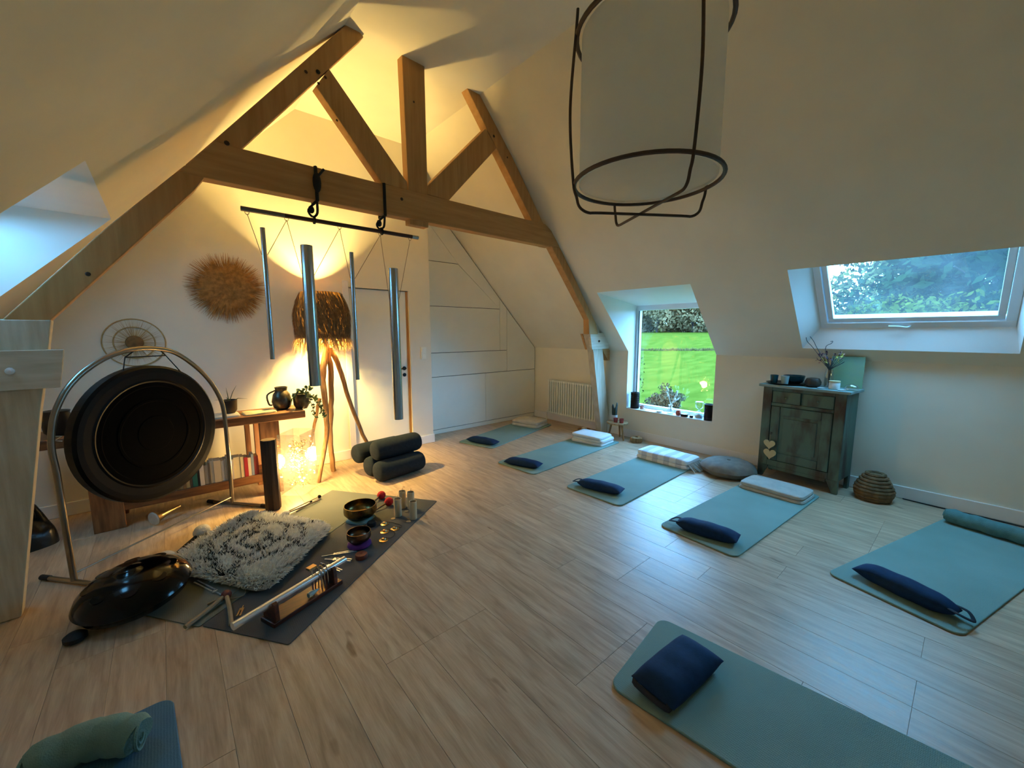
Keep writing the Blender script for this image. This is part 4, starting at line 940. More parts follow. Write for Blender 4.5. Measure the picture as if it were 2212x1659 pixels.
bk_cols = ['#cfc6b4', '#d8cdb8', '#b8b0a0', '#5b5650', '#c9bda6', '#dcd2c0', '#e0cf9f', '#d9c79a', '#a51f2c', '#d7cbb2', '#8a98a8', '#93352f', '#1e6b60', '#39342f', '#6d5a3e', '#a88d5e', '#c7b07a', '#8c6a40', '#4a4038', '#b3a58c']
names_ = {'#cfc6b4': 'ivory', '#d8cdb8': 'cream', '#b8b0a0': 'pale grey', '#5b5650': 'dark grey', '#c9bda6': 'beige', '#dcd2c0': 'off white', '#e0cf9f': 'pale yellow', '#d9c79a': 'straw coloured', '#a51f2c': 'crimson', '#d7cbb2': 'bone white', '#8a98a8': 'grey blue', '#93352f': 'brick red', '#1e6b60': 'teal green', '#39342f': 'black', '#6d5a3e': 'olive brown', '#a88d5e': 'tan', '#c7b07a': 'sandy yellow', '#8c6a40': 'brown', '#4a4038': 'dark brown', '#b3a58c': 'taupe'}
for i, h_ in enumerate(bk_cols): mat('book%d' % i, h_, .6, var=.06, scale=20)
seq = [(14, .022), (15, .02), (17, .018), (16, .024), (18, .016), (12, .034), (13, .014), (5, .03), (2, .026), (3, .014), (0, .024), (4, .05), (1, .022), (19, .02), (9, .018), (5, .026), (6, .05), (7, .026), (8, .028), (9, .024), (10, .020), (11, .034)]
where = ['']*len(seq); tot = sum(w for _, w in seq)+.0015*len(seq); xb = .575-tot; rng = random.Random(6)
seen = {}
for i, (ci, w_) in enumerate(seq):
    hb = rng.uniform(.165, .215)*(1.0 if ci != 11 else 1.05); dpt = rng.uniform(.115, .145); y0b = SY0+.03+rng.uniform(0, .012)
    nm = names_[bk_cols[ci]]; nxt = names_[bk_cols[seq[i+1][0]]] if i+1 < len(seq) else 'oak leg'; prv = names_[bk_cols[seq[i-1][0]]] if i else 'gong'
    lab = '%s book shelved between the %s one and the %s' % (nm, prv, nxt+(' one' if i+1 < len(seq) else '')) if i else 'olive brown book at the gong end of the low shelf'
    bk = thing('book', lab, 'book', (xb+w_/2, y0b+dpt/2, .2105), 'books on the low shelf')
    x0_, x1_ = xb, xb+w_; m = M().bb(x0_, x0_+.0018, y0b, y0b+dpt, .211, .211+hb).bb(x1_-.0018, x1_, y0b, y0b+dpt, .211, .211+hb).bb(x0_, x1_, y0b-.0018, y0b, .211, .211+hb)
    build(m, 'cover', 'book%d' % ci, bk); build(M().bb(x0_+.002, x1_-.002, y0b+.001, y0b+dpt-.003, .2125, .211+hb-.003), 'pages', 'paper', bk)
    xb += w_+.0015
# things on the console
def plant_pot(c, z, label):
    t = thing('potted_aloe', label, 'potted plant', (c[0], c[1], z)); build(M().lathe([(.04, .001), (.058, .03), (.064, .12), (.058, .122), (.056, .10), (.001, .098)], (c[0], c[1], z), 24), 'pot', 'ceramic_brown', t, smooth=True)
    for a_, l, lean in ((1.9, .15, .25), (.9, .2, .6), (-.1, .15, 1.25), (3.1, .12, 1.1), (4.4, .1, .8)):
        d = np.array((math.cos(a_)*math.sin(lean), .3*math.sin(a_)*math.sin(lean), math.cos(lean))); p = np.array((c[0], c[1], z+.095))
        build(M().tube([p, p+d*l*.5+np.array((0, 0, .01)), p+d*l+np.array((0, 0, -.02*lean))], [.008, .006, .001], 6, flat=.5), 'leaf', 'green_leaf', t, smooth=True)
pc_ = PY(497, 893, 4.42); plant_pot((pc_[0], 4.42), SZ+.022, 'spiky aloe in a brown pot on the oak console')
bb_ = PY(475, 905, 4.36); tag(build(soft_slab(M(), (bb_[0]-.02, 4.40, SZ), .34, .22, .021, 0, p=9, pe=6, wob=.03, seed=3), 'cloth', 'wool_cream', smooth=True), 'folded cream cloth under the aloe pot', 'cloth')
pp_ = PY(560, 893, 4.38); tag(build(soft_slab(M(), (pp_[0], 4.38, SZ), .26, .2, .02, .1, p=9, pe=5, wob=.2, seed=7), 'crumpled_wrap', 'paper', smooth=True), 'crumpled yellowish wrap lying on the oak console', 'paper')
vc = PY(632, 885, 4.40); jg = thing('pewter_jug', 'pewter jug holding a trailing plant at the console end', 'jug', (vc[0], 4.42, SZ))
build(M().lathe([(.045, .001), (.075, .02), (.09, .08), (.075, .15), (.05, .185), (.058, .22), (.052, .222), (.044, .185), (.001, .18)], (vc[0]-.078, 4.45, SZ), 26), 'body', 'pewter', jg, smooth=True)
build(M().tube(smooth_path([(vc[0]-.13, 4.45, SZ+.19), (vc[0]-.20, 4.45, SZ+.15), (vc[0]-.19, 4.45, SZ+.06), (vc[0]-.163, 4.45, SZ+.05)], 4), .008, 7), 'handle', 'pewter', jg, smooth=True)
tp = thing('trailing_plant', 'grey planter with ivy trailing over the console edge', 'potted plant', (vc[0]+.075, 4.36, SZ))
build(M().lathe([(.05, .001), (.07, .04), (.078, .15), (.072, .152), (.066, .12), (.001, .118)], (vc[0]+.075, 4.36, SZ), 24), 'pot', 'pewter', tp, smooth=True)
m = M(); rng = random.Random(12)
vines = [[(vc[0]+.075, 4.36, SZ+.13), (vc[0]+.10, 4.26, SZ+.17), (vc[0]+.12, 4.17, SZ+.06), (vc[0]+.14, 4.165, SZ-.06)], [(vc[0]+.075, 4.36, SZ+.13), (vc[0]+.17, 4.3, SZ+.12), (vc[0]+.2, 4.17, SZ+.02), (vc[0]+.2, 4.15, SZ-.03)], [(vc[0]+.075, 4.36, SZ+.13), (vc[0]+.2, 4.34, SZ+.1), (vc[0]+.26, 4.3, SZ-.05), (vc[0]+.265, 4.3, SZ-.1)], [(vc[0]+.075, 4.36, SZ+.13), (vc[0]+.05, 4.3, SZ+.19), (vc[0]-.03, 4.25, SZ+.12)], [(vc[0]+.075, 4.36, SZ+.13), (vc[0]+.12, 4.33, SZ+.2), (vc[0]+.17, 4.32, SZ+.19)]]
for v in vines:
    sp = smooth_path(v, 5); m.tube(sp, .0025, 5)
    for q in sp[2:]:
        for _ in range(2):
            a_ = np.array([rng.gauss(0, 1) for _ in range(3)]); a_ /= np.linalg.norm(a_); b_ = np.cross(a_, (0, 1, .2)); b_ /= np.linalg.norm(b_)+1e-9; s = rng.uniform(.012, .024); q2 = q+a_*.015
            m.add([q2-a_*s, q2+b_*s*.6, q2+a_*s, q2-b_*s*.6], [(0, 1, 2, 3)])
build(m, 'ivy_trails', 'green_leaf', tp, recalc=False)['kind'] = 'stuff'
jl = PY(128, 940, 4.38); tag(build(M().lathe([(.05, .001), (.075, .03), (.085, .11), (.07, .17), (.075, .185), (.06, .188), (.001, .186)], (jl[0], 4.38, SZ), 24), 'jar', 'ceramic_dark', smooth=True), 'dark glazed jar on the console behind the gong stand', 'jar')

# ------------------------------------------------------------------ gong and its stand
GA, GB = np.array((-.54, 3.46, 0)), np.array((.334, 4.184, 0)); GT = (GB-GA)/np.linalg.norm(GB-GA); GN = np.array((GT[1], -GT[0], 0))   # GN points to the viewer
def GP(px, py, off=0.0): return PL(px, py, GA+GN*off, GN)
gs = thing('gong_stand', 'arched metal tube stand carrying the gong', 'gong stand', (GA+GB)/2)
fr_px = [(160, 1250), (137, 1115), (124, 1029), (111, 966), (114, 910), (127, 872), (147, 837), (177, 806), (218, 778), (253, 763), (291, 754), (337, 753), (380, 763), (425, 794), (456, 827), (476, 862), (484, 892), (491, 953), (497, 1016), (503, 1090)]
fp = [GP(*q) for q in fr_px]; fp[0][2] = .02; fp[-1][2] = .02
build(M().tube(smooth_path(fp, 4), .0165, 10), 'arch', 'frame_metal', gs, smooth=True)
build(M().tube([lerp(fp[0], fp[-1], 0)+np.array((0, 0, .045)), fp[-1]+np.array((0, 0, .055))], .006, 8), 'crossbar', 'frame_metal', gs, smooth=True)
for e in (fp[0], fp[-1]):
    e = np.array((e[0], e[1], .016)); ft = build(M().tube([e-GN*.24, e+GN*.34], .014, 10), 'foot', 'frame_metal', gs, smooth=True)
    for q in (e-GN*.24, e+GN*.34): 
        dq = (q-e)/np.linalg.norm(q-e); build(M().tube([q-dq*.05, q+dq*.012], .0165, 10), 'foot_cap', 'rubber', ft, smooth=True)
gcx = GA+GT*.535+np.array((0, 0, .812))+GN*.035; gr = .478
go = thing('gong', 'large black bronze gong hanging in the arched stand', 'gong', gcx-np.array((0, 0, gr)))
Rg = frame_from(GN)
build(M().lathe([(gr*.98, -.05), (gr, -.045), (gr, .012), (gr*.965, .026), (gr*.90, .026), (gr*.80, .022), (gr*.775, .026), (gr*.755, .022)], gcx, 72, Rg), 'rim', 'gong_rim', go)
build(M().lathe([(gr*.755, .018), (gr*.75, .0235), (gr*.70, .0245), (gr*.69, .022), (gr*.52, .024), (gr*.51, .0265), (gr*.48, .0265), (gr*.47, .024), (gr*.26, .024), (gr*.25, .026), (.001, .027)], gcx, 72, Rg), 'face', 'gong_black', go)
kn = [GP(q[0], q[1], .0) for q in ((258, 800), (270, 772), (358, 768), (382, 802))]; topf = [GP(291, 757), GP(345, 756)]
build(M().tube([kn[0]+GN*.03, kn[1], kn[2], kn[3]+GN*.03], .004, 6), 'hanging_cord', 'strap_black', go); build(M().tube([kn[1], topf[0]], .004, 6), 'hanging_cord', 'strap_black', go); build(M().tube([kn[2], topf[1]], .004, 6), 'hanging_cord', 'strap_black', go)
cl = [GP(q[0], q[1], .01) for q in ((114, 943), (134, 942), (117, 952), (134, 953))]; build(M().tube(cl, .004, 6), 'side_cord', 'wool_cream', go, smooth=True)

# ------------------------------------------------------------------ bolsters
A_, B_ = FL(812, 1046), FL(908, 1016); ax = (B_-A_)/np.linalg.norm(B_-A_); nb = np.array((-ax[1], ax[0], 0)); rbo = .105; Lb = .55
def bolster(start, label):
    s = np.array(start, float); e = s+ax*Lb; t = thing('bolster', label, 'bolster', (lerp(s, e, .5)[0], lerp(s, e, .5)[1], min(s[2], e[2])-rbo), 'slate bolsters in the stack')
    prof = [(0, .74), (.008, .85), (.022, .94), (.05, .995), (.12, 1.0), (Lb/2, 1.0), (Lb-.12, 1.0), (Lb-.05, .995), (Lb-.022, .94), (Lb-.008, .85), (Lb, .74)]
    build(M().lathe([(rbo*k, z) for z, k in prof], s, 32, frame_from(e-s), wob=lambda a_, z: 1+.012*math.sin(5*a_+8*z)), 'cover', 'slate_fabric', t, smooth=True)
    for q, sg in ((s, -1), (e, 1)): build(M().lathe([(.001, 0), (rbo*.74, 0), (rbo*.6, .007), (.001, .008)], q, 24, frame_from(ax*sg)), 'end_panel', 'slate_fabric', t, smooth=True)
s0 = A_+ax*.03+nb*.03; s0[2] = rbo*1.025
bolster(s0, 'slate bolster on the floor at the open side of the stack')
s1 = s0+nb*(rbo*2.1)+ax*.02; bolster(s1, 'slate bolster lying underneath the others in the stack')
s2 = (s0+s1)/2+ax*.03+np.array((0, 0, rbo*1.81)); bolster(s2, 'slate bolster resting on top of the stack')
s3 = s1+nb*(rbo*1.85)-ax*.03+np.array((0, 0, rbo*1.0)); bolster(s3, 'slate bolster leaning beside the lamp legs on the stack edge')

# ------------------------------------------------------------------ shaggy sheepskin
rq = [FL(*q, .03) for q in ((370, 1226), (525, 1110), (720, 1142), (562, 1276))]
rcn = sum(rq)/4; e1 = ((rq[1]-rq[0])+(rq[2]-rq[3]))/2; e2 = ((rq[3]-rq[0])+(rq[2]-rq[1]))/2
ra_ = math.atan2(e1[1], e1[0]); rl, rw = np.linalg.norm(e1), np.linalg.norm(e2)
rg_ = thing('sheepskin', 'shaggy cream and black sheepskin seat pad on the charcoal mats', 'sheepskin', (rcn[0], rcn[1], MZ))
hide = soft_slab(M(), (0, 0, 0), 2.04, 2.04, .055, 0, p=8, pe=4, wob=.08, seed=4, edge_h=.02); hide.v = [tuple(rcn*np.array((1, 1, 0))+x_*e1/2*np.array((1, 1, 0))+y_*e2/2*np.array((1, 1, 0))+np.array((0, 0, MZ+.0005+z_))) for x_, y_, z_ in hide.v]
build(hide, 'hide', 'pile_white', rg_, smooth=True)
mw, mk = M(), M(); rng = random.Random(77); Rr = Rz(ra_)
curves = []
def add_curve(pts):
    sp = smooth_path([(p[0], p[1], 0) for p in pts], 8); curves.append(np.array([(q[0]+rng.gauss(0, .012), q[1]+rng.gauss(0, .012)) for q in sp]))
for sc_k, ph in ((.78, .2), (.5, 1.1), (.26, 2.0)):
    add_curve([(sc_k*(1+.18*math.sin(3*t+ph))*math.cos(t+.3), sc_k*(1+.2*math.sin(2*t+ph))*math.sin(t+.3)*.85) for t in [.25+5.2*i/11 for i in range(12)]])
for ln in (((-.9, .3), (-.6, .15), (-.45, -.1), (-.6, -.4), (-.5, -.75)), ((.1, .85), (.2, .5), (.05, .3), (.25, .05), (.15, -.3)), ((.85, .6), (.6, .35), (.65, 0), (.45, -.25), (.6, -.6)), ((-.2, .8), (-.3, .45), (-.15, .15)), ((-.05, -.55), (.3, -.65), (.7, -.85)), ((-.85, -.1), (-.7, -.25), (-.8, -.6))): add_curve(ln)
DK = np.zeros((90, 90), bool); gu = (np.arange(90)+.5)/45-1
for cv in curves:
    d2 = ((gu[:, None, None]-cv[None, None, :, 0])*rl)**2+((gu[None, :, None]-cv[None, None, :, 1])*rw)**2; DK |= d2.min(2) < .019**2
def dark_here(u, v): return DK[min(89, int((u+1)*45)), min(89, int((v+1)*45))] and rng.random() < .9
for k in range(30000):
    u, v = rng.uniform(-1, 1), rng.uniform(-1, 1); mx = max(abs(u), abs(v)); h0 = .02+.035*max(0, 1-mx**5)**.25
    kk = mx/max(1e-6, (abs(u)**8+abs(v)**8)**.125); u, v = u*kk, v*kk
    p = (u*e1/2+v*e2/2)*np.array((1.05, 1.05, 0))+np.array((rcn[0], rcn[1], MZ+h0*.9)); edge = max(0, mx-.8)*5
    out = (u*e1/rl+v*e2/rw); out[2] = 0; d = np.array((rng.gauss(0, .5), rng.gauss(0, .5), .7))+out*(1.6*edge)+np.array((.25, -.15, 0)); d /= np.linalg.norm(d)
    l = rng.uniform(.024, .05); q = p+d*l; q[2] = max(q[2], MZ+.004); s = np.cross(d, [rng.gauss(0, 1) for _ in range(3)]); s /= np.linalg.norm(s)+1e-9; w_ = rng.uniform(.0015, .0032)
    mid = lerp(p, q, .6)+np.array((0, 0, .002))
    (mk if dark_here(u*1.0, v*1.0) or (edge > .5 and rng.random() < .08) else mw).add([p-s*w_, p+s*w_, mid+s*w_, mid-s*w_, q], [(0, 1, 2, 3), (3, 2, 4)])
build(mw, 'pale_pile', 'pile_white', rg_, recalc=False)['kind'] = 'stuff'; build(mk, 'dark_pile', 'pile_black', rg_, recalc=False)['kind'] = 'stuff'

# ------------------------------------------------------------------ handpan
hc = np.array((-.235, 2.93)); hr = .25; hp = thing('handpan', 'glossy black handpan lying by the sheepskin', 'handpan', (hc[0], hc[1], 0))
Rh = frame_from((-.10, -.08, 1.0), (1, 0, 0)); hz0 = .112
build(M().lathe([(hr*1.0, -.004), (hr*1.012, 0), (hr*1.0, .006), (hr*.93, .04), (hr*.78, .075), (hr*.55, .103), (hr*.3, .117), (hr*.24, .119), (hr*.2, .126), (hr*.1, .134), (.001, .136)], (hc[0], hc[1], hz0), 56, Rh), 'upper_shell', 'handpan', hp, smooth=True)
build(M().lathe([(hr*1.0, -.004), (hr*.93, -.04), (hr*.75, -.072), (hr*.5, -.092), (.001, -.1)], (hc[0], hc[1], hz0), 48, Rh), 'lower_shell', 'handpan', hp, smooth=True)
for k in range(8):
    a_ = 2*math.pi*k/8; p = Rh@np.array((hr*.66*math.cos(a_), hr*.66*math.sin(a_), .088)); n_ = Rh@np.array((.28*math.cos(a_), .28*math.sin(a_), 1)); build(M().lathe([(.036, -.001), (.034, .0008), (.02, .0006), (.001, .0004)], np.array((hc[0], hc[1], hz0))+p, 18, frame_from(n_)), 'tone_field', 'handpan', hp, smooth=True)
ck = hc+np.array((-.20, -.20)); tag(build(M().lathe([(.03, .001), (.045, .012), (.045, .03), (.03, .042), (.001, .044)], (ck[0]-.02, ck[1]+.06, 0), 16), 'rubber_foot_block', 'rubber', smooth=True), 'black rubber block on the floor under the handpan edge', 'block')
# ------------------------------------------------------------------ mallets and beaters
def mallet(name, label, head, tail, hr_, hm, sm, sr_=.007, hs=1.25, z=None, group=None, zt=None):
    z = z if z is not None else MZ+hr_; zt = zt if zt is not None else MZ+sr_+.001
    a, b_ = np.array((head[0], head[1], z)), np.array((tail[0], tail[1], zt)); t = thing(name, label, 'mallet', (a[0], a[1], MZ), group)
    d = (a-b_)/np.linalg.norm(a-b_); build(M().tube([b_, a], sr_, 8), 'handle', sm, t, smooth=True)
    build(M().ball(a, hr_, 16, 12, (1, 1, hs), frame_from(d)), 'head', hm, t, smooth=True)
mallet('gong_mallet', 'large white felt gong mallet beside the sheepskin edge', FL(436, 1150, .05), FL(385, 1192, .02), .05, 'felt_white', 'felt_black', .011, 1.2)
mallet('gong_mallet', 'white felt gong mallet propped next to the handpan', FL(358, 1207, .045), FL(408, 1188, .03), .045, 'felt_white', 'stick_pale', .010, 1.25)
mallet('rubbing_mallet', 'small black headed mallet behind the sheepskin', FL(489, 1133, .02), FL(470, 1152, .012), .018, 'felt_black', 'steel', .004, 1.0)
mallet('felt_mallet', 'grey felt mallet on the floor behind the sheepskin', FL(616, 1112, .026), FL(690, 1080, .016), .026, 'felt_white', 'stick_wood', .006, 1.5, z=.034, zt=.016)
mallet('drum_beater', 'slim dark beater with a black tip beside the fairy light tower', FL(690, 1074, .02), FL(610, 1112, .01), .016, 'felt_black', 'stick_pale', .005, 1.0, z=.026, zt=.016)
mallet('drum_beater', 'slim beater with a small black collar on the olive mat', FL(672, 1085, .012), FL(640, 1106, .01), .010, 'felt_black', 'stick_wood', .004, 1.3)
mallet('red_mallet', 'red ball mallet farther from the large singing bowl', FL(824, 1073, .03), FL(797, 1090, .02), .038, 'felt_red', 'stick_wood', .008, 1.0)
mallet('red_mallet', 'red ball mallet leaning against the large singing bowl', FL(840, 1087, .03), FL(805, 1102, .03), .038, 'felt_red', 'stick_wood', .008, 1.0)
# ------------------------------------------------------------------ singing bowls
def bowl(c, r, h_, z, mt, label, name='singing_bowl'):
    prof = [(r*.45, 0), (r*.8, h_*.14), (r*.98, h_*.42), (r, h_*.65), (r*.965, h_*1.0), (r*.93, h_*1.0), (r*.96, h_*.65), (r*.93, h_*.42), (r*.75, h_*.18), (r*.4, h_*.07), (.001, h_*.06)]
    tag(build(M().lathe(prof, (c[0], c[1], z), 44), name, mt, smooth=True), label, 'singing bowl')
def pad(c, r, h_, mt, label, sq=False):
    if sq: o = build(soft_slab(M(), (c[0], c[1], MZ), r*2, r*2, h_, .6, p=9, pe=5, wob=.03), 'bowl_cushion', mt, smooth=True)
    else: o = build(M().lathe([(r*.9, .001), (r, h_*.35), (r*.97, h_*.7), (r*.8, h_), (.001, h_)], (c[0], c[1], MZ), 28), 'bowl_cushion', mt, smooth=True)
    tag(o, label, 'cushion')
b1c = FL(777, 1128, .0)[:2]+np.array((.02, .03)); pad(b1c, .088, .022, 'teal_cloth', 'flat teal cushion under the large singing bowl', True); bowl(b1c, .128, .105, MZ+.0225, 'bowl_brass', 'large brass singing bowl on a teal cushion')
b2c = FL(776, 1184, .0)[:2]+np.array((.01, .02)); pad(b2c, .082, .035, 'purple_cloth', 'purple cushion under the small singing bowl'); bowl(b2c, .083, .075, MZ+.0355, 'bowl_bronze', 'small bronze singing bowl on a purple cushion')
pk_ = FL(803, 1138, 0)[:2]; tag(build(M().lathe([(.03, .001), (.034, .01), (.034, .03), (.03, .036), (.001, .036)], (pk_[0], pk_[1], MZ), 18), 'felt_puck', 'felt_black', smooth=True), 'black felt puck beside the large singing bowl', 'puck')
# ------------------------------------------------------------------ bamboo koshi chimes
def koshi(px, py, top_py, label):
    b_ = FL(px, py, 0)[:2]; hh = .15; t = thing('koshi_chime', label, 'chime', (b_[0], b_[1], MZ), 'pale cylinder chimes on the mat')
    build(M().lathe([(.029, .001), (.03, .004), (.03, hh), (.0275, hh), (.0275, .02), (.001, .018)], (b_[0], b_[1], MZ), 24), 'body', 'bamboo', t, smooth=True)
    build(M().lathe([(.026, hh-.012), (.026, hh-.006), (.001, hh-.006)], (b_[0], b_[1], MZ), 18), 'inset_disc', 'ceramic_brown', t)
    build(M().tube([(b_[0], b_[1], MZ+hh-.006), (b_[0]+.004, b_[1], MZ+hh+.03)], .0014, 5), 'cord', 'cordage', t)
    d = b_+np.array((-.055, -.025)); build(M().tube([(b_[0]-.029, b_[1], MZ+.002), (d[0], d[1], MZ+.002)], .0012, 5), 'cord', 'cordage', t); build(M().lathe([(.018, .001), (.018, .004), (.001, .004)], (d[0], d[1], MZ), 14), 'wind_sail', 'stick_pale', t)
koshi(860, 1116, 0, 'pale cylinder chime standing nearest the red mallets'); koshi(870, 1098, 0, 'pale cylinder chime standing behind its three fellows'); koshi(893, 1122, 0, 'pale cylinder chime at the corner edge of the mat'); koshi(888, 1100, 0, 'pale cylinder chime between the mat corner and its fellows')
# ------------------------------------------------------------------ tingsha
def tingsha(a, b_, label):
    a, b_ = FL(*a)[:2], FL(*b_)[:2]; t = thing('tingsha', label, 'cymbals', (a[0], a[1], MZ), 'small hand cymbals on the mat')
    for q in (a, b_): build(M().lathe([(.032, .001), (.033, .004), (.018, .008), (.013, .018), (.001, .02)], (q[0], q[1], MZ), 22), 'cymbal', 'brass', t, smooth=True)
    build(M().tube(smooth_path([(a[0], a[1], MZ+.021), (a[0]+.05, a[1]-.02, MZ+.006), ((a[0]+b_[0])/2+.07, (a[1]+b_[1])/2-.03, MZ+.004), (b_[0]+.05, b_[1]-.01, MZ+.006), (b_[0], b_[1], MZ+.021)], 5), .002, 5), 'cord', 'strap_black', t, smooth=True)
tingsha((831, 1151), (829, 1169), 'pair of flat brass hand cymbals near the mat edge'); tingsha((831, 1134), (853, 1145), 'pair of shiny brass hand cymbals beside the pale chimes')
# ------------------------------------------------------------------ tuning forks
def fork(a, b_, label, mt='chrome', w_=.011, z=None, name='tuning_fork', stem=.35, th=.008, za=0, zb2=0, group='tuning forks on the mat'):
    """a = stem end, b_ = prong tips"""
    z = z if z is not None else MZ; a = np.array((a[0], a[1], z+th*.5+za)); b_ = np.array((b_[0], b_[1], z+th*.5+zb2)); d = (b_-a); L_ = np.linalg.norm(d); d /= L_; s = np.cross((0, 0, 1.0), d); s /= np.linalg.norm(s); R = np.array((d, s, np.cross(d, s))).T
    t = thing(name, label, 'tuning fork', ((a+b_)/2)[:2].tolist()+[z], group); k = a+d*L_*stem
    build(M().tube([a, k], th*.42, 8), 'stem', mt, t, smooth=True); build(M().box(k+d*.008, (.02, w_*2.3, th), R), 'yoke', mt, t, bevel=.001)
    for sg in (-1, 1): build(M().box(k+d*((L_*(1-stem))/2+.008)+s*sg*w_*.75, (L_*(1-stem), w_*.75, th), R), 'prong', mt, t, bevel=.001)
fork(FL(695, 1205), FL(768, 1193), 'slender silver tuning fork lying next to the purple cushion'); fork(FL(702, 1212), FL(757, 1215), 'stout silver tuning fork between the slender fork and the chime bar', w_=.014, th=.013); fork(FL(693, 1219), FL(735, 1236), 'silver tuning fork tucked behind the chime bar tube')
fork(FL(489, 1295), FL(425, 1262), 'broad silver tuning fork beside the bundle of sticks', w_=.012, th=.012)
fork(FL(526, 1311), FL(516, 1332), 'tiny brass tuning fork beside the chime bar stand', mt='brass', w_=.010, th=.005, stem=.3)
sn = FL(490, 1297); sk = thing('stick_bundle', 'bundle of wooden sticks tied with cord at a knot', 'stick bundle', (sn[0], sn[1], MZ))
build(M().ball((sn[0], sn[1], MZ+.028), .027, 12, 9), 'knot', 'red_brown', sk, smooth=True)
for (q, r0) in (((400, 1358), .012), ((500, 1352), .011), ((448, 1306), .006)):
    e = FL(*q, .012); build(M().tube(smooth_path([(sn[0], sn[1], MZ+.03), tuple(lerp((sn[0], sn[1], MZ+.022), (e[0], e[1], MZ+r0), .5)+np.array((.004, .003, 0))), (e[0], e[1], MZ+r0+.001)], 4), r0, 8), 'stick', 'stick_pale', sk, smooth=True)
lp1 = [FL(*q, .01) for q in ((492, 1297), (520, 1272), (530, 1274), (528, 1288), (512, 1294), (494, 1297))]; build(M().tube(smooth_path([(p[0], p[1], MZ+.012) for p in lp1], 4), .0025, 5), 'cord_loop', 'cordage', sk, smooth=True)
# ------------------------------------------------------------------ chime bar on a mahogany stand
wa, wb_ = FL(585, 1358)[:2]+np.array((-.01, .03)), FL(730, 1262)[:2]+np.array((0, .03)); wd_ = (wb_-wa)/np.linalg.norm(wb_-wa); wn_ = np.array((-wd_[1], wd_[0])); wl = np.linalg.norm(wb_-wa)
zb0 = MZ; cb = thing('chime_bar', 'silver tube chime mounted on a mahogany plank stand', 'chime bar', ((wa+wb_)/2).tolist()+[zb0])
Rw = np.array((np.append(wd_, 0), np.append(wn_, 0), (0, 0, 1.0))).T; mc = np.append((wa+wb_)/2, 0)
build(M().box(mc+np.array((0, 0, zb0+.013)), (wl, .12, .025), Rw), 'base', 'mahogany', cb, bevel=.004)
ta_, tb_ = np.append(wa-wd_*.16, zb0+.105), np.append(wb_+wd_*.07, zb0+.105)
build(M().lathe([(.016, 0), (.0195, 0), (.0195, np.linalg.norm(tb_-ta_)), (.016, np.linalg.norm(tb_-ta_))], ta_, 22, frame_from(tb_-ta_)), 'tube', 'chrome', cb, smooth=True)
for t_ in (.06, .90):
    p = np.append(wa+wd_*wl*t_, zb0+.0255); prof2 = [(-.055, 0), (.055, 0), (.05, .05), (.03, .06), (.022, .078), (-.022, .078), (-.03, .1), (-.05, .09)]
    up_ = build(M().prism([Rw@np.array((-.012, y, z))+p for y, z in prof2], np.append(wd_, 0)*.024), 'upright', 'mahogany', cb, bevel=.003)
    build(M().box(p+np.array((0, 0, .045))+Rw@np.array((.0135, -.03, 0)), (.003, .014, .07), Rw), 'rubber_band', 'rubber', up_)
for t_ in (.72, .77, .82): 
    p = np.append(wa+wd_*wl*t_, zb0+.0255); build(M().tube(smooth_path([p+Rw@np.array((0, .03, 0)), p+Rw@np.array((0, .025, .10)), p+Rw@np.array((0, 0, .128)), p+Rw@np.array((0, -.025, .10)), p+Rw@np.array((0, -.03, .0))], 5), .0035, 6), 'metal_loop', 'steel', cb, smooth=True)
cpst = np.append(wa+wd_*wl*.68+wn_*.03, zb0+.0255); build(M().tube([cpst, cpst+np.array((0, 0, .12))], .005, 8), 'post', 'steel', cb, smooth=True); build(M().box(cpst+np.array((0, 0, .128)), (.05, .035, .014), Rw), 'wood_cap', 'brass', cb, bevel=.002)
ks = np.append(wa+wd_*wl*.5-wn_*.03, zb0+.0255); tag(build(M().lathe([(.001, 0), (.014, .004), (.016, .02), (.01, .05), (.001, .075)], ks+np.array((0, 0, .016)), 14, frame_from(np.append(wd_, .0))), 'crystal_point', 'frosted', smooth=True), 'clear crystal point lying on the mahogany stand', 'crystal')
pkc = FL(781, 1207)[:2]; tag(build(M().lathe([(.038, .001), (.04, .006), (.04, .026), (.037, .031), (.008, .031), (.006, .028), (.001, .028)], (pkc[0], pkc[1], MZ), 26), 'wooden_puck', 'red_brown', smooth=True), 'reddish brown wooden puck beside the tuning forks', 'puck')
# brass horn-like object under the gong
hq = FL(335, 1135); hn = thing('brass_bell', 'brass bell with a pale felt mouth lying under the gong', 'bell', (hq[0], hq[1], 0))
Rq = frame_from((.75, .55, .08)); build(M().lathe([(.055, 0), (.045, .01), (.03, .05), (.018, .12), (.012, .2), (.001, .21)], np.array((hq[0], hq[1], .057)), 24, Rq), 'bell', 'brass', hn, smooth=True); build(M().lathe([(.001, -.012), (.05, -.01), (.054, -.001), (.001, -.001)], np.array((hq[0], hq[1], .057)), 24, Rq), 'mouth', 'felt_white', hn, smooth=True)

# slumped dark bag by the wall, behind the stand leg
bgp = np.array((-.86, 4.30)); bg = thing('dark_bag', 'slumped black glossy bag on the floor behind the gong stand', 'bag', (bgp[0], bgp[1], 0))
mat('bag_black', '#0d0f0d', .3, var=.3, bump=.6, bscale=14)
build(soft_slab(M(), (bgp[0], bgp[1], .001), .30, .26, .24, .4, p=3, pe=2.2, wob=.16, seed=31), 'body', 'bag_black', bg, smooth=True)
build(M().tube(smooth_path([(bgp[0]-.05, bgp[1]-.03, .22), (bgp[0]-.03, bgp[1]-.06, .29), (bgp[0]+.05, bgp[1]-.06, .28), (bgp[0]+.06, bgp[1]-.02, .21)], 5), .009, 7), 'strap', 'strap_black', bg, smooth=True)

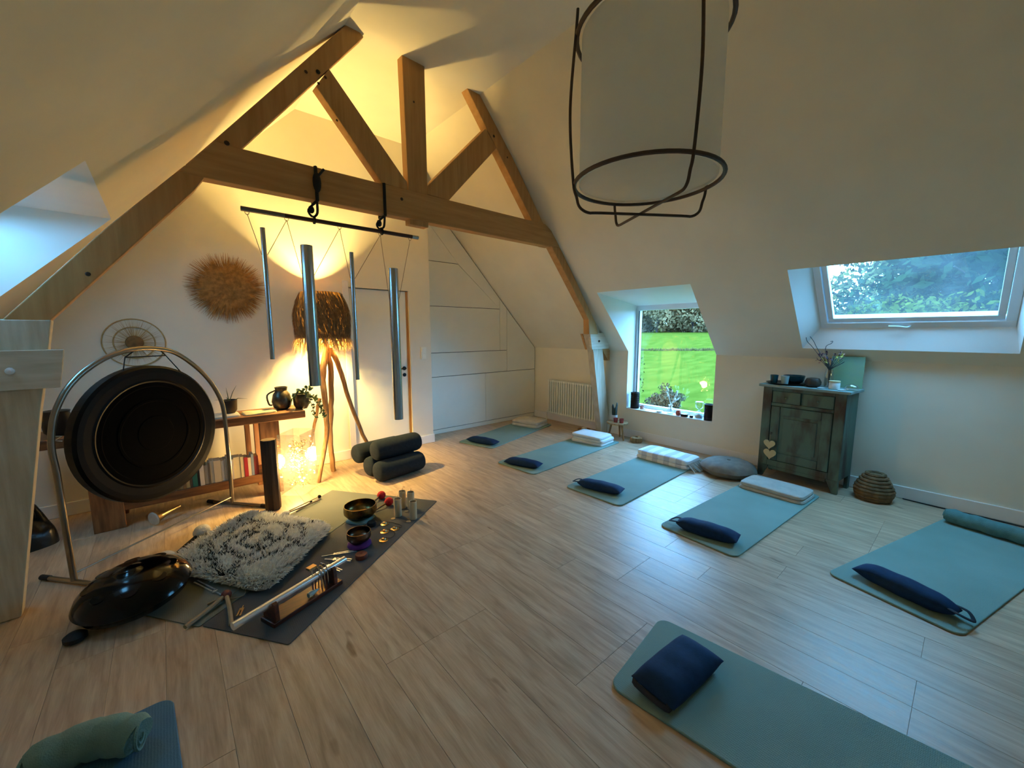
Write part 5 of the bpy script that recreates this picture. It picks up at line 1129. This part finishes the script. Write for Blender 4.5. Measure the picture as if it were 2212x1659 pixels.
# ------------------------------------------------------------------ green cupboard
ca = math.radians(-6); Rc = Rz(ca); CW, CD, CH = .70, .33, .955
cR = np.array((4.650, .735, 0)); ydir = Rc@np.array((0, 1.0, 0)); xdir = Rc@np.array((1.0, 0, 0))
def cbx(x0, x1, y0, y1, z0, z1): return M().box(cR+xdir*(x0+x1)/2+ydir*(y0+y1)/2+np.array((0, 0, (z0+z1)/2)), (x1-x0, y1-y0, z1-z0), Rc)
cu = thing('cupboard', 'old green painted wooden cupboard with worn panelled door', 'cupboard', cR+xdir*CD/2+ydir*CW/2)
build(cbx(.02, CD, 0.0, CW, .13, CH), 'body', 'green_patina', cu, bevel=.004)
for y in (0.0, CW-.085): build(cbx(0, .02, y, y+.085, .13, CH), 'stile', 'green_patina', cu, bevel=.004)
build(cbx(0, .02, .085, CW-.085, CH-.035, CH), 'rail', 'green_patina', cu, bevel=.003); build(cbx(0, .02, .085, CW-.085, .13, .19), 'rail', 'green_patina', cu, bevel=.003); build(cbx(0, .02, .085, CW-.085, CH-.19, CH-.16), 'rail', 'green_patina', cu, bevel=.003)
for y0, y1 in ((.09, CW/2-.012), (CW/2+.012, CW-.09)):
    d_ = build(cbx(.003, .018, y0, y1, CH-.157, CH-.038), 'drawer', 'green_patina', cu, bevel=.004); kc = cR+xdir*.003+ydir*(y0+y1)/2+np.array((0, 0, CH-.098)); build(M().lathe([(.005, 0), (.006, .01), (.012, .016), (.001, .024)], kc, 12, frame_from(-xdir)), 'knob', 'green_patina', d_, smooth=True)
dz0, dz1 = .195, CH-.195; dy0, dy1 = .09, CW-.09
dr_ = build(cbx(.004, .018, dy0, dy1, dz0, dz1), 'door', 'green_patina', cu, bevel=.002)
f_ = .085
for (a, b_, c, d) in ((dy0, dy0+f_, dz0, dz1), (dy1-f_, dy1, dz0, dz1), (dy0+f_, dy1-f_, dz1-f_, dz1), (dy0+f_, dy1-f_, dz0, dz0+f_)): build(cbx(-.006, .004, a+.001, b_-.001, c+.001, d-.001), 'door_frame', 'green_patina', dr_, bevel=.005, seg=3)
build(cbx(-.002, .005, dy0+f_+.03, dy1-f_-.03, dz0+f_+.03, dz1-f_-.03), 'raised_panel', 'green_patina', dr_, bevel=.006, seg=3)
for y0, y1, x0 in ((-.0, .10, -.004), (CW-.10, CW, -.004)):
    pts = [(y0, .13), (y1, .13), (y1-.03 if y0 < .3 else y1, .06), (y1-.055 if y0 < .3 else y1, .001), (y0, .001)] if y0 < .3 else [(y0, .13), (y1, .13), (y1, .001), (y0+.055, .001), (y0+.03, .06)]
    build(M().prism([cR+ydir*y+np.array((0, 0, z)) for y, z in pts], xdir*.03), 'foot', 'green_patina', cu, bevel=.003)
for y in (.0, CW-.03): build(cbx(CD-.06, CD, y, y+.03, .001, .13), 'foot', 'green_patina', cu)
build(cbx(0, .018, .1, CW-.1, .095, .13), 'skirt', 'green_patina', cu, bevel=.004)
build(cbx(-.035, CD+.005, -.035, CW+.035, CH, CH+.028), 'top', 'patina_top', cu, bevel=.006)
CT = CH+.0285
kp = cR+xdir*-.006+ydir*(dy1-.025)+np.array((0, 0, .48)); kx = build(M().tube([kp+xdir*.008, kp-xdir*.03], .004, 8).tube([kp-xdir*.03+np.array((0, 0, .012*math.sin(t)))+ydir*.012*math.cos(t) for t in [2*math.pi*i/12 for i in range(12)]], .003, 6, closed=True), 'key', 'pewter', cu, smooth=True)
def heart(c, s, Rm, th):
    pts = []
    for i in range(28):
        t = 2*math.pi*i/28; x = 16*math.sin(t)**3; y = 13*math.cos(t)-5*math.cos(2*t)-2*math.cos(3*t)-math.cos(4*t); pts.append(c+ydir*x/16*s+np.array((0, 0, y/16*s)))
    return M().prism(pts, -xdir*th)
hg = thing('heart_garland', 'two cream wooden hearts hanging from the cupboard key', 'ornament', kp-xdir*.04-np.array((0, 0, .27)))
build(heart(kp-xdir*.034-np.array((0, 0, .115)), .055, None, .008), 'heart', 'heart_wood', hg, bevel=.002); build(heart(kp-xdir*.034-ydir*.01-np.array((0, 0, .215)), .06, None, .008), 'heart', 'heart_wood', hg, bevel=.002)
build(M().tube([kp-xdir*.03-np.array((0, 0, .014)), kp-xdir*.036-np.array((0, 0, .09))], .0025, 5), 'ribbon', 'cordage', hg)
# things on the cupboard
def on_top(y, x): return cR+xdir*x+ydir*y+np.array((0, 0, CT))
tc_ = on_top(.55, .14); ty = thing('tray', 'dark oval tray on the cupboard', 'tray', tc_)
build(M().lathe([(.001, .001), (.15, .001), (.175, .016), (.178, .016), (.152, .0045), (.001, .004)], tc_, 36), 'dish', 'ceramic_dark', ty, smooth=True)
def glass(c, r, h_, mt, label, name='tumbler'): tag(build(M().lathe([(r*.8, .001), (r, h_), (r*.93, h_), (r*.74, .008), (.001, .007)], c, 24), name, mt, smooth=True), label, 'glass')
zt_ = np.array((0, 0, .0045))
glass(on_top(.645, .09)+zt_, .038, .085, 'teal_glass', 'dark teal tumbler at the outer end of the tray'); glass(on_top(.535, .065)+zt_, .037, .085, 'frosted', 'frosted pale tumbler in front of the dark bowl on the tray')
tag(build(M().lathe([(.05, .001), (.085, .03), (.095, .085), (.09, .085), (.08, .032), (.001, .012)], on_top(.50, .19)+zt_, 28), 'glass_bowl', 'teal_glass', smooth=True), 'dark teal glass bowl on the tray', 'bowl')
bc_ = on_top(.30, .09); tag(build(M().lathe([(.045, .001), (.065, .02), (.068, .05), (.05, .085), (.03, .09), (.001, .088)], bc_, 24, wob=lambda a_, z: 1+.05*math.sin(5*a_)), 'coconut_bowl', 'ceramic_brown', smooth=True), 'rounded dark brown coconut shell on the cupboard', 'bowl')
jc = on_top(.12, .06); jr = thing('candle_jar', 'white candle jar with a pale lid on the cupboard', 'candle', jc); build(M().lathe([(.04, .001), (.043, .01), (.043, .06), (.036, .068), (.001, .068)], jc, 24), 'jar', 'ceramic_white', jr, smooth=True); build(M().lathe([(.044, .0685), (.044, .08), (.001, .083)], jc, 24), 'lid', 'heart_wood', jr, smooth=True)
gd = on_top(-.005, .08); tag(build(M().lathe([(.05, .001), (.055, .02), (.045, .045), (.02, .06), (.001, .063)], gd, 24), 'glass_dome', 'clear_glass', smooth=True), 'low clear glass dome at the end of the cupboard', 'dome')
for yy, xx, lab in ((.21, .03, 'small pale coin dish between the coconut shell and candle jar'), (.055, .03, 'small pale coin dish between the candle jar and glass dome')): tag(build(M().lathe([(.02, .001), (.032, .006), (.03, .007), (.001, .003)], on_top(yy, xx), 16), 'coin_dish', 'ceramic_white', smooth=True), lab, 'dish')
# picture leaning on the wall
pb_ = on_top(.13, .29); pp2 = on_top(-.13, .29); upv = np.array((.10, 0, 1.0)); upv /= np.linalg.norm(upv)
pi_ = thing('leaning_picture', 'pale green canvas picture leaning against the wall on the cupboard', 'picture', (pb_+pp2)/2)
pA, pB = np.array((4.925, .93, CT)), np.array((4.925, .68, CT)); build(M().prism([pA, pB, pB+upv*.30, pA+upv*.30], np.array((.018, 0, 0))), 'canvas', 'canvas_green', pi_, bevel=.002)
# vase of dried flowers
vc_ = on_top(.20, .17); vz = thing('flower_vase', 'slim glass vase of dried flowers and curly twigs on the cupboard', 'vase', vc_)
build(M().lathe([(.035, .001), (.038, .01), (.036, .12), (.03, .17), (.027, .172), (.031, .12), (.03, .01), (.001, .008)], vc_, 20), 'vase', 'clear_glass', vz, smooth=True)
rng = random.Random(15); m = M(); top_ = vc_+np.array((0, 0, .17))
for k in range(22):
    e = vc_+np.array((rng.uniform(-.06, .06), rng.uniform(-.1, .1), .24+rng.uniform(0, .09))); m.tube([vc_+np.array((0, 0, .02)), top_+np.array((rng.uniform(-.01, .01), rng.uniform(-.01, .01), 0)), e], .002, 4)
build(m, 'stems', 'twig', vz)
for mt, n in (('petal_purple', 10), ('petal_pink', 8), ('petal_yellow', 5)):
    for k in range(n):
        c_ = vc_+np.array((rng.uniform(-.06, .05), rng.uniform(-.1, .1), .24+rng.uniform(-.01, .10))); mm = M()
        for q in range(7):
            a_ = np.array([rng.gauss(0, 1) for _ in range(3)]); a_ /= np.linalg.norm(a_); b_ = np.cross(a_, (0, 0, 1)); b_ /= np.linalg.norm(b_)+1e-9; mm.add([c_, c_+a_*.012+b_*.008, c_+a_*.026, c_+a_*.012-b_*.008], [(0, 1, 2, 3)])
        build(mm, 'blossom', mt, vz, recalc=False)
for pts in (((1757, 752), (1744, 738), (1741, 728), (1738, 722)), ((1765, 752), (1758, 738), (1750, 727)), ((1783, 753), (1796, 742), (1799, 737), (1794, 738))):
    q = [PL(p[0], p[1], vc_, -xdir) for p in pts]; build(M().tube(smooth_path([top_]+q, 4), .0028, 5), 'curly_twig', 'twig', vz, smooth=True)

# ------------------------------------------------------------------ basket beside the cupboard
bk_ = np.array((4.80, .50)); bs = thing('coil_basket', 'small coiled wicker basket on the floor beside the cupboard', 'basket', (bk_[0], bk_[1], 0))
for i in range(9):
    z = .018+i*.027; r = (.115, .125, .13, .13, .122, .11, .095, .078, .06)[i]; build(M().tube([(bk_[0]+(r+.004*math.sin(9*t+i))*math.cos(t), bk_[1]+(r+.004*math.sin(9*t+i))*math.sin(t), z) for t in [2*math.pi*k/28 for k in range(28)]], .0165, 7, closed=True), 'coil', 'wicker', bs, smooth=True)
build(M().lathe([(.11, .003), (.12, .1), (.1, .17), (.05, .235), (.001, .24)], (bk_[0], bk_[1], 0), 20), 'lining', 'wicker', bs, smooth=True)
cpts = [PX(1950, 1075, W-.03), PX(2040, 1100, W-.05), PX(2120, 1122, W-.04), PX(2230, 1148, W-.06)]
tag(build(M().tube(smooth_path([(p[0], p[1], .006) for p in cpts]+[(W-.05, -1.2, .006)], 6), .005, 6), 'power_cable', 'rubber', smooth=True), 'black power cable running along the skirting board', 'cable')

# ------------------------------------------------------------------ little stool in the corner by the post
sc0 = PX(1334, 911, 4.80); zs_ = sc0[2]; sx_, sy_ = 4.80, sc0[1]; zs_ = .27 if zs_ < .2 or zs_ > .4 else zs_
stl = thing('small_stool', 'small round wooden stool between the timber post and window', 'stool', (sx_, sy_, 0))
build(M().lathe([(.02, zs_-.022), (.148, zs_-.022), (.152, zs_-.011), (.148, zs_), (.001, zs_)], (sx_, sy_, 0), 30), 'seat', 'driftwood', stl, smooth=True)
for a_ in (0.3, 0.3+2.1, 0.3+4.2): build(M().tube([(sx_+.085*math.cos(a_), sy_+.085*math.sin(a_), zs_-.022), (sx_+.13*math.cos(a_), sy_+.13*math.sin(a_), .002)], [.014, .011], 8), 'leg', 'driftwood', stl, smooth=True)
pcx = np.array((sx_+.035, sy_+.085, zs_+.0005)); ct = thing('potted_cactus', 'upright dark cactus in a white pot on the small stool', 'potted plant', pcx)
build(M().lathe([(.038, .001), (.045, .01), (.05, .085), (.046, .085), (.042, .07), (.001, .068)], pcx, 22), 'pot', 'ceramic_white', ct, smooth=True)
for dx, dy, hh, r in ((.0, .018, .17, .016), (.012, -.02, .2, .014), (-.018, -.002, .13, .017), (.015, .01, .12, .014), (-.01, -.025, .15, .013)): build(M().lathe([(r*.8, 0), (r, hh*.3), (r*.9, hh*.8), (r*.45, hh*.97), (.001, hh)], pcx+np.array((dx, dy, .066)), 10, frame_from((dx*2, dy*3, 1.0)), wob=lambda a_, z: 1+.1*math.cos(5*a_)), 'stem', 'green_cactus', ct, smooth=True)
for q, lab in (((-.045, -.0), 'pink glass tealight cup beside the cactus pot'), ((-.03, -.085), 'pink glass tealight cup at the rim of the stool')):
    p = np.array((sx_+q[0], sy_+q[1], zs_+.0005)); glass(p, .033, .06, 'glass_pink', lab, 'tealight_cup')
lgp = PX(1375, 945, 4.86); lg = thing('wood_slice', 'hollow wooden log slice on the floor below the window', 'log', (4.86, lgp[1], 0))
build(M().lathe([(.07, .001), (.08, .02), (.078, .065), (.06, .075), (.022, .072), (.02, .03), (.001, .03)], (4.86, lgp[1], 0), 24, wob=lambda a_, z: 1+.07*math.sin(3*a_)+.03*math.sin(7*a_)), 'slice', 'driftwood', lg, smooth=True)
tb2 = PX(1262, 922, 4.78); tl = thing('tealight_bowl', 'wooden bowl with a white tealight beside the post', 'candle', (4.78, tb2[1], 0))
build(M().lathe([(.05, .001), (.085, .012), (.1, .04), (.093, .04), (.075, .018), (.001, .015)], (4.78, tb2[1], 0), 26), 'bowl', 'driftwood', tl, smooth=True); build(M().lathe([(.036, .016), (.04, .02), (.04, .055), (.03, .062), (.001, .062)], (4.78, tb2[1], 0), 20), 'tealight', 'wax_white', tl, smooth=True)

# ------------------------------------------------------------------ window sill things
def sill_y(px, py, x): return PX(px, py, x)[1]
SZ2 = SILL+.0005
def lantern(y, x, h_, r, label):
    t = thing('pierced_lantern', label, 'lantern', (x, y, SZ2)); m = M(); n, k = 20, 7
    build(M().lathe([(r*.98, 0), (r, .004), (r, .02), (.001, .02)], (x, y, SZ2), 28), 'base', 'lantern_metal', t, smooth=True); m.tube([(x+r*math.cos(2*math.pi*i/28), y+r*math.sin(2*math.pi*i/28), SZ2+h_) for i in range(28)], .004, 6, closed=True)
    build(m, 'rim', 'lantern_metal', t, smooth=True)
    m = M()
    for i in range(n):
        a0, a1 = 2*math.pi*i/n, 2*math.pi*(i+1)/n
        for j in range(k):
            z0, z1 = .02+(h_-.02)*j/k, .02+(h_-.02)*(j+1)/k; e = .28 if j in (3, 4, 5) else .42
            am, az = (a1-a0)*e/1.0, (z1-z0)*e*.8
            q = lambda a_, z: (x+r*math.cos(a_), y+r*math.sin(a_), SZ2+z)
            o_ = [q(a0, z0), q(a1, z0), q(a1, z1), q(a0, z1)]; i_ = [q(a0+am, z0+az), q(a1-am, z0+az), q(a1-am, z1-az), q(a0+am, z1-az)]
            m.add(o_+i_, [(0, 1, 5, 4), (1, 2, 6, 5), (2, 3, 7, 6), (3, 0, 4, 7)])
    build(m, 'pierced_wall', 'lantern_metal', t, recalc=False); return t
lantern(3.17, 5.085, .225, .062, 'brown pierced metal lantern at the post end of the window sill'); lantern(2.115, 5.06, .20, .054, 'black pierced metal lantern at the cupboard end of the window sill')
def sp(px, py, x=5.08): return np.array((x, sill_y(px, py, x), SZ2))
p = sp(1383, 880, 5.09); p[1] = min(p[1], 3.055); cdl = thing('tealight_cup', 'small pink wax cup beside the brown lantern on the sill', 'candle', p, None); build(M().lathe([(.026, .001), (.032, .05), (.028, .05), (.024, .03), (.001, .03)], p, 20), 'cup', 'wax_pink', cdl, smooth=True); build(M().tube([p+np.array((0, 0, .03)), p+np.array((0, 0, .042))], .0012, 5), 'wick', 'felt_black', cdl)
p = sp(1392, 884, 5.06); tag(build(M().tube(smooth_path([p+np.array((0, .02, .03)), p+np.array((0, .0, .006)), p+np.array((0, -.02, .02))], 4), .005, 7), 'white_figurine', 'ceramic_white', smooth=True), 'tiny white bent ornament next to the pink wax cup', 'ornament')
p = sp(1424, 890, 5.07); tag(build(M().lathe([(.03, .001), (.052, .02), (.049, .02), (.028, .006), (.001, .005)], p, 22), 'shell_dish', 'ceramic_white', smooth=True), 'shallow white shell dish on the window sill', 'dish')
p = sp(1448, 893, 5.085); vs_ = thing('grass_vase', 'clear glass vase of white bunny tail grass on the sill', 'vase', p)
build(M().lathe([(.038, .001), (.045, .02), (.045, .06), (.022, .085), (.02, .11), (.03, .12), (.026, .119), (.016, .11), (.018, .085), (.04, .058), (.04, .02), (.001, .008)], p, 24), 'vase', 'clear_glass', vs_, smooth=True)
rng = random.Random(19)
for k in range(17):
    e = p+np.array((rng.uniform(-.03, .03), rng.uniform(-.1, .11), rng.uniform(.17, .36))); c_ = p+np.array((rng.uniform(-.008, .008), rng.uniform(-.008, .008), .11))
    build(M().tube([p+np.array((0, 0, .015)), c_, lerp(c_, e, .6)+np.array((0, 0, .01)), e], .0014, 4), 'stalk', 'tail_grass', vs_)
    d = (e-c_)/np.linalg.norm(e-c_); build(M().ball(e, .011, 8, 6, (1, 1, 2.0), frame_from(d)), 'tail', 'tail_grass', vs_, smooth=True)
p = sp(1465, 898, 5.06); tag(build(M().lathe([(.024, .001), (.034, .02), (.03, .05), (.026, .062), (.022, .06), (.024, .03), (.001, .02)], p, 20), 'clay_pot', 'terracotta', smooth=True), 'small terracotta pot beside the grass vase', 'pot')
p = sp(1478, 902, 5.05); tn = thing('candle_tin', 'broad brown candle tin with white wax on the sill', 'candle', p); build(M().lathe([(.042, .001), (.046, .004), (.046, .036), (.043, .036), (.043, .028), (.001, .028)], p, 24), 'tin', 'lantern_metal', tn, smooth=True); build(M().lathe([(.0425, .028), (.0425, .034), (.001, .034)], p, 22), 'wax', 'wax_white', tn)
p = sp(1493, 905, 5.05); tn = thing('candle_tin', 'little brown candle tin next to the hourglass', 'candle', p); build(M().lathe([(.02, .001), (.023, .004), (.023, .03), (.021, .03), (.021, .025), (.001, .025)], p, 20), 'tin', 'lantern_metal', tn, smooth=True); build(M().lathe([(.0205, .025), (.0205, .029), (.001, .029)], p, 18), 'wax', 'wax_white', tn)
p = sp(1509, 906, 5.085); hgl = thing('hourglass', 'large clear hourglass with pale sand on the sill', 'hourglass', p); build(M().lathe([(.044, .001), (.05, .004), (.05, .05), (.04, .075), (.006, .1), (.004, .105), (.006, .11), (.04, .135), (.048, .16), (.048, .205), (.043, .208), (.001, .208)], p, 26), 'glass', 'clear_glass', hgl, smooth=True); build(M().lathe([(.044, .005), (.045, .03), (.03, .05), (.001, .065)], p, 22), 'sand', 'sand', hgl, smooth=True); build(M().lathe([(.046, .209), (.046, .213), (.001, .213)], p, 22), 'top_disc', 'ceramic_white', hgl)
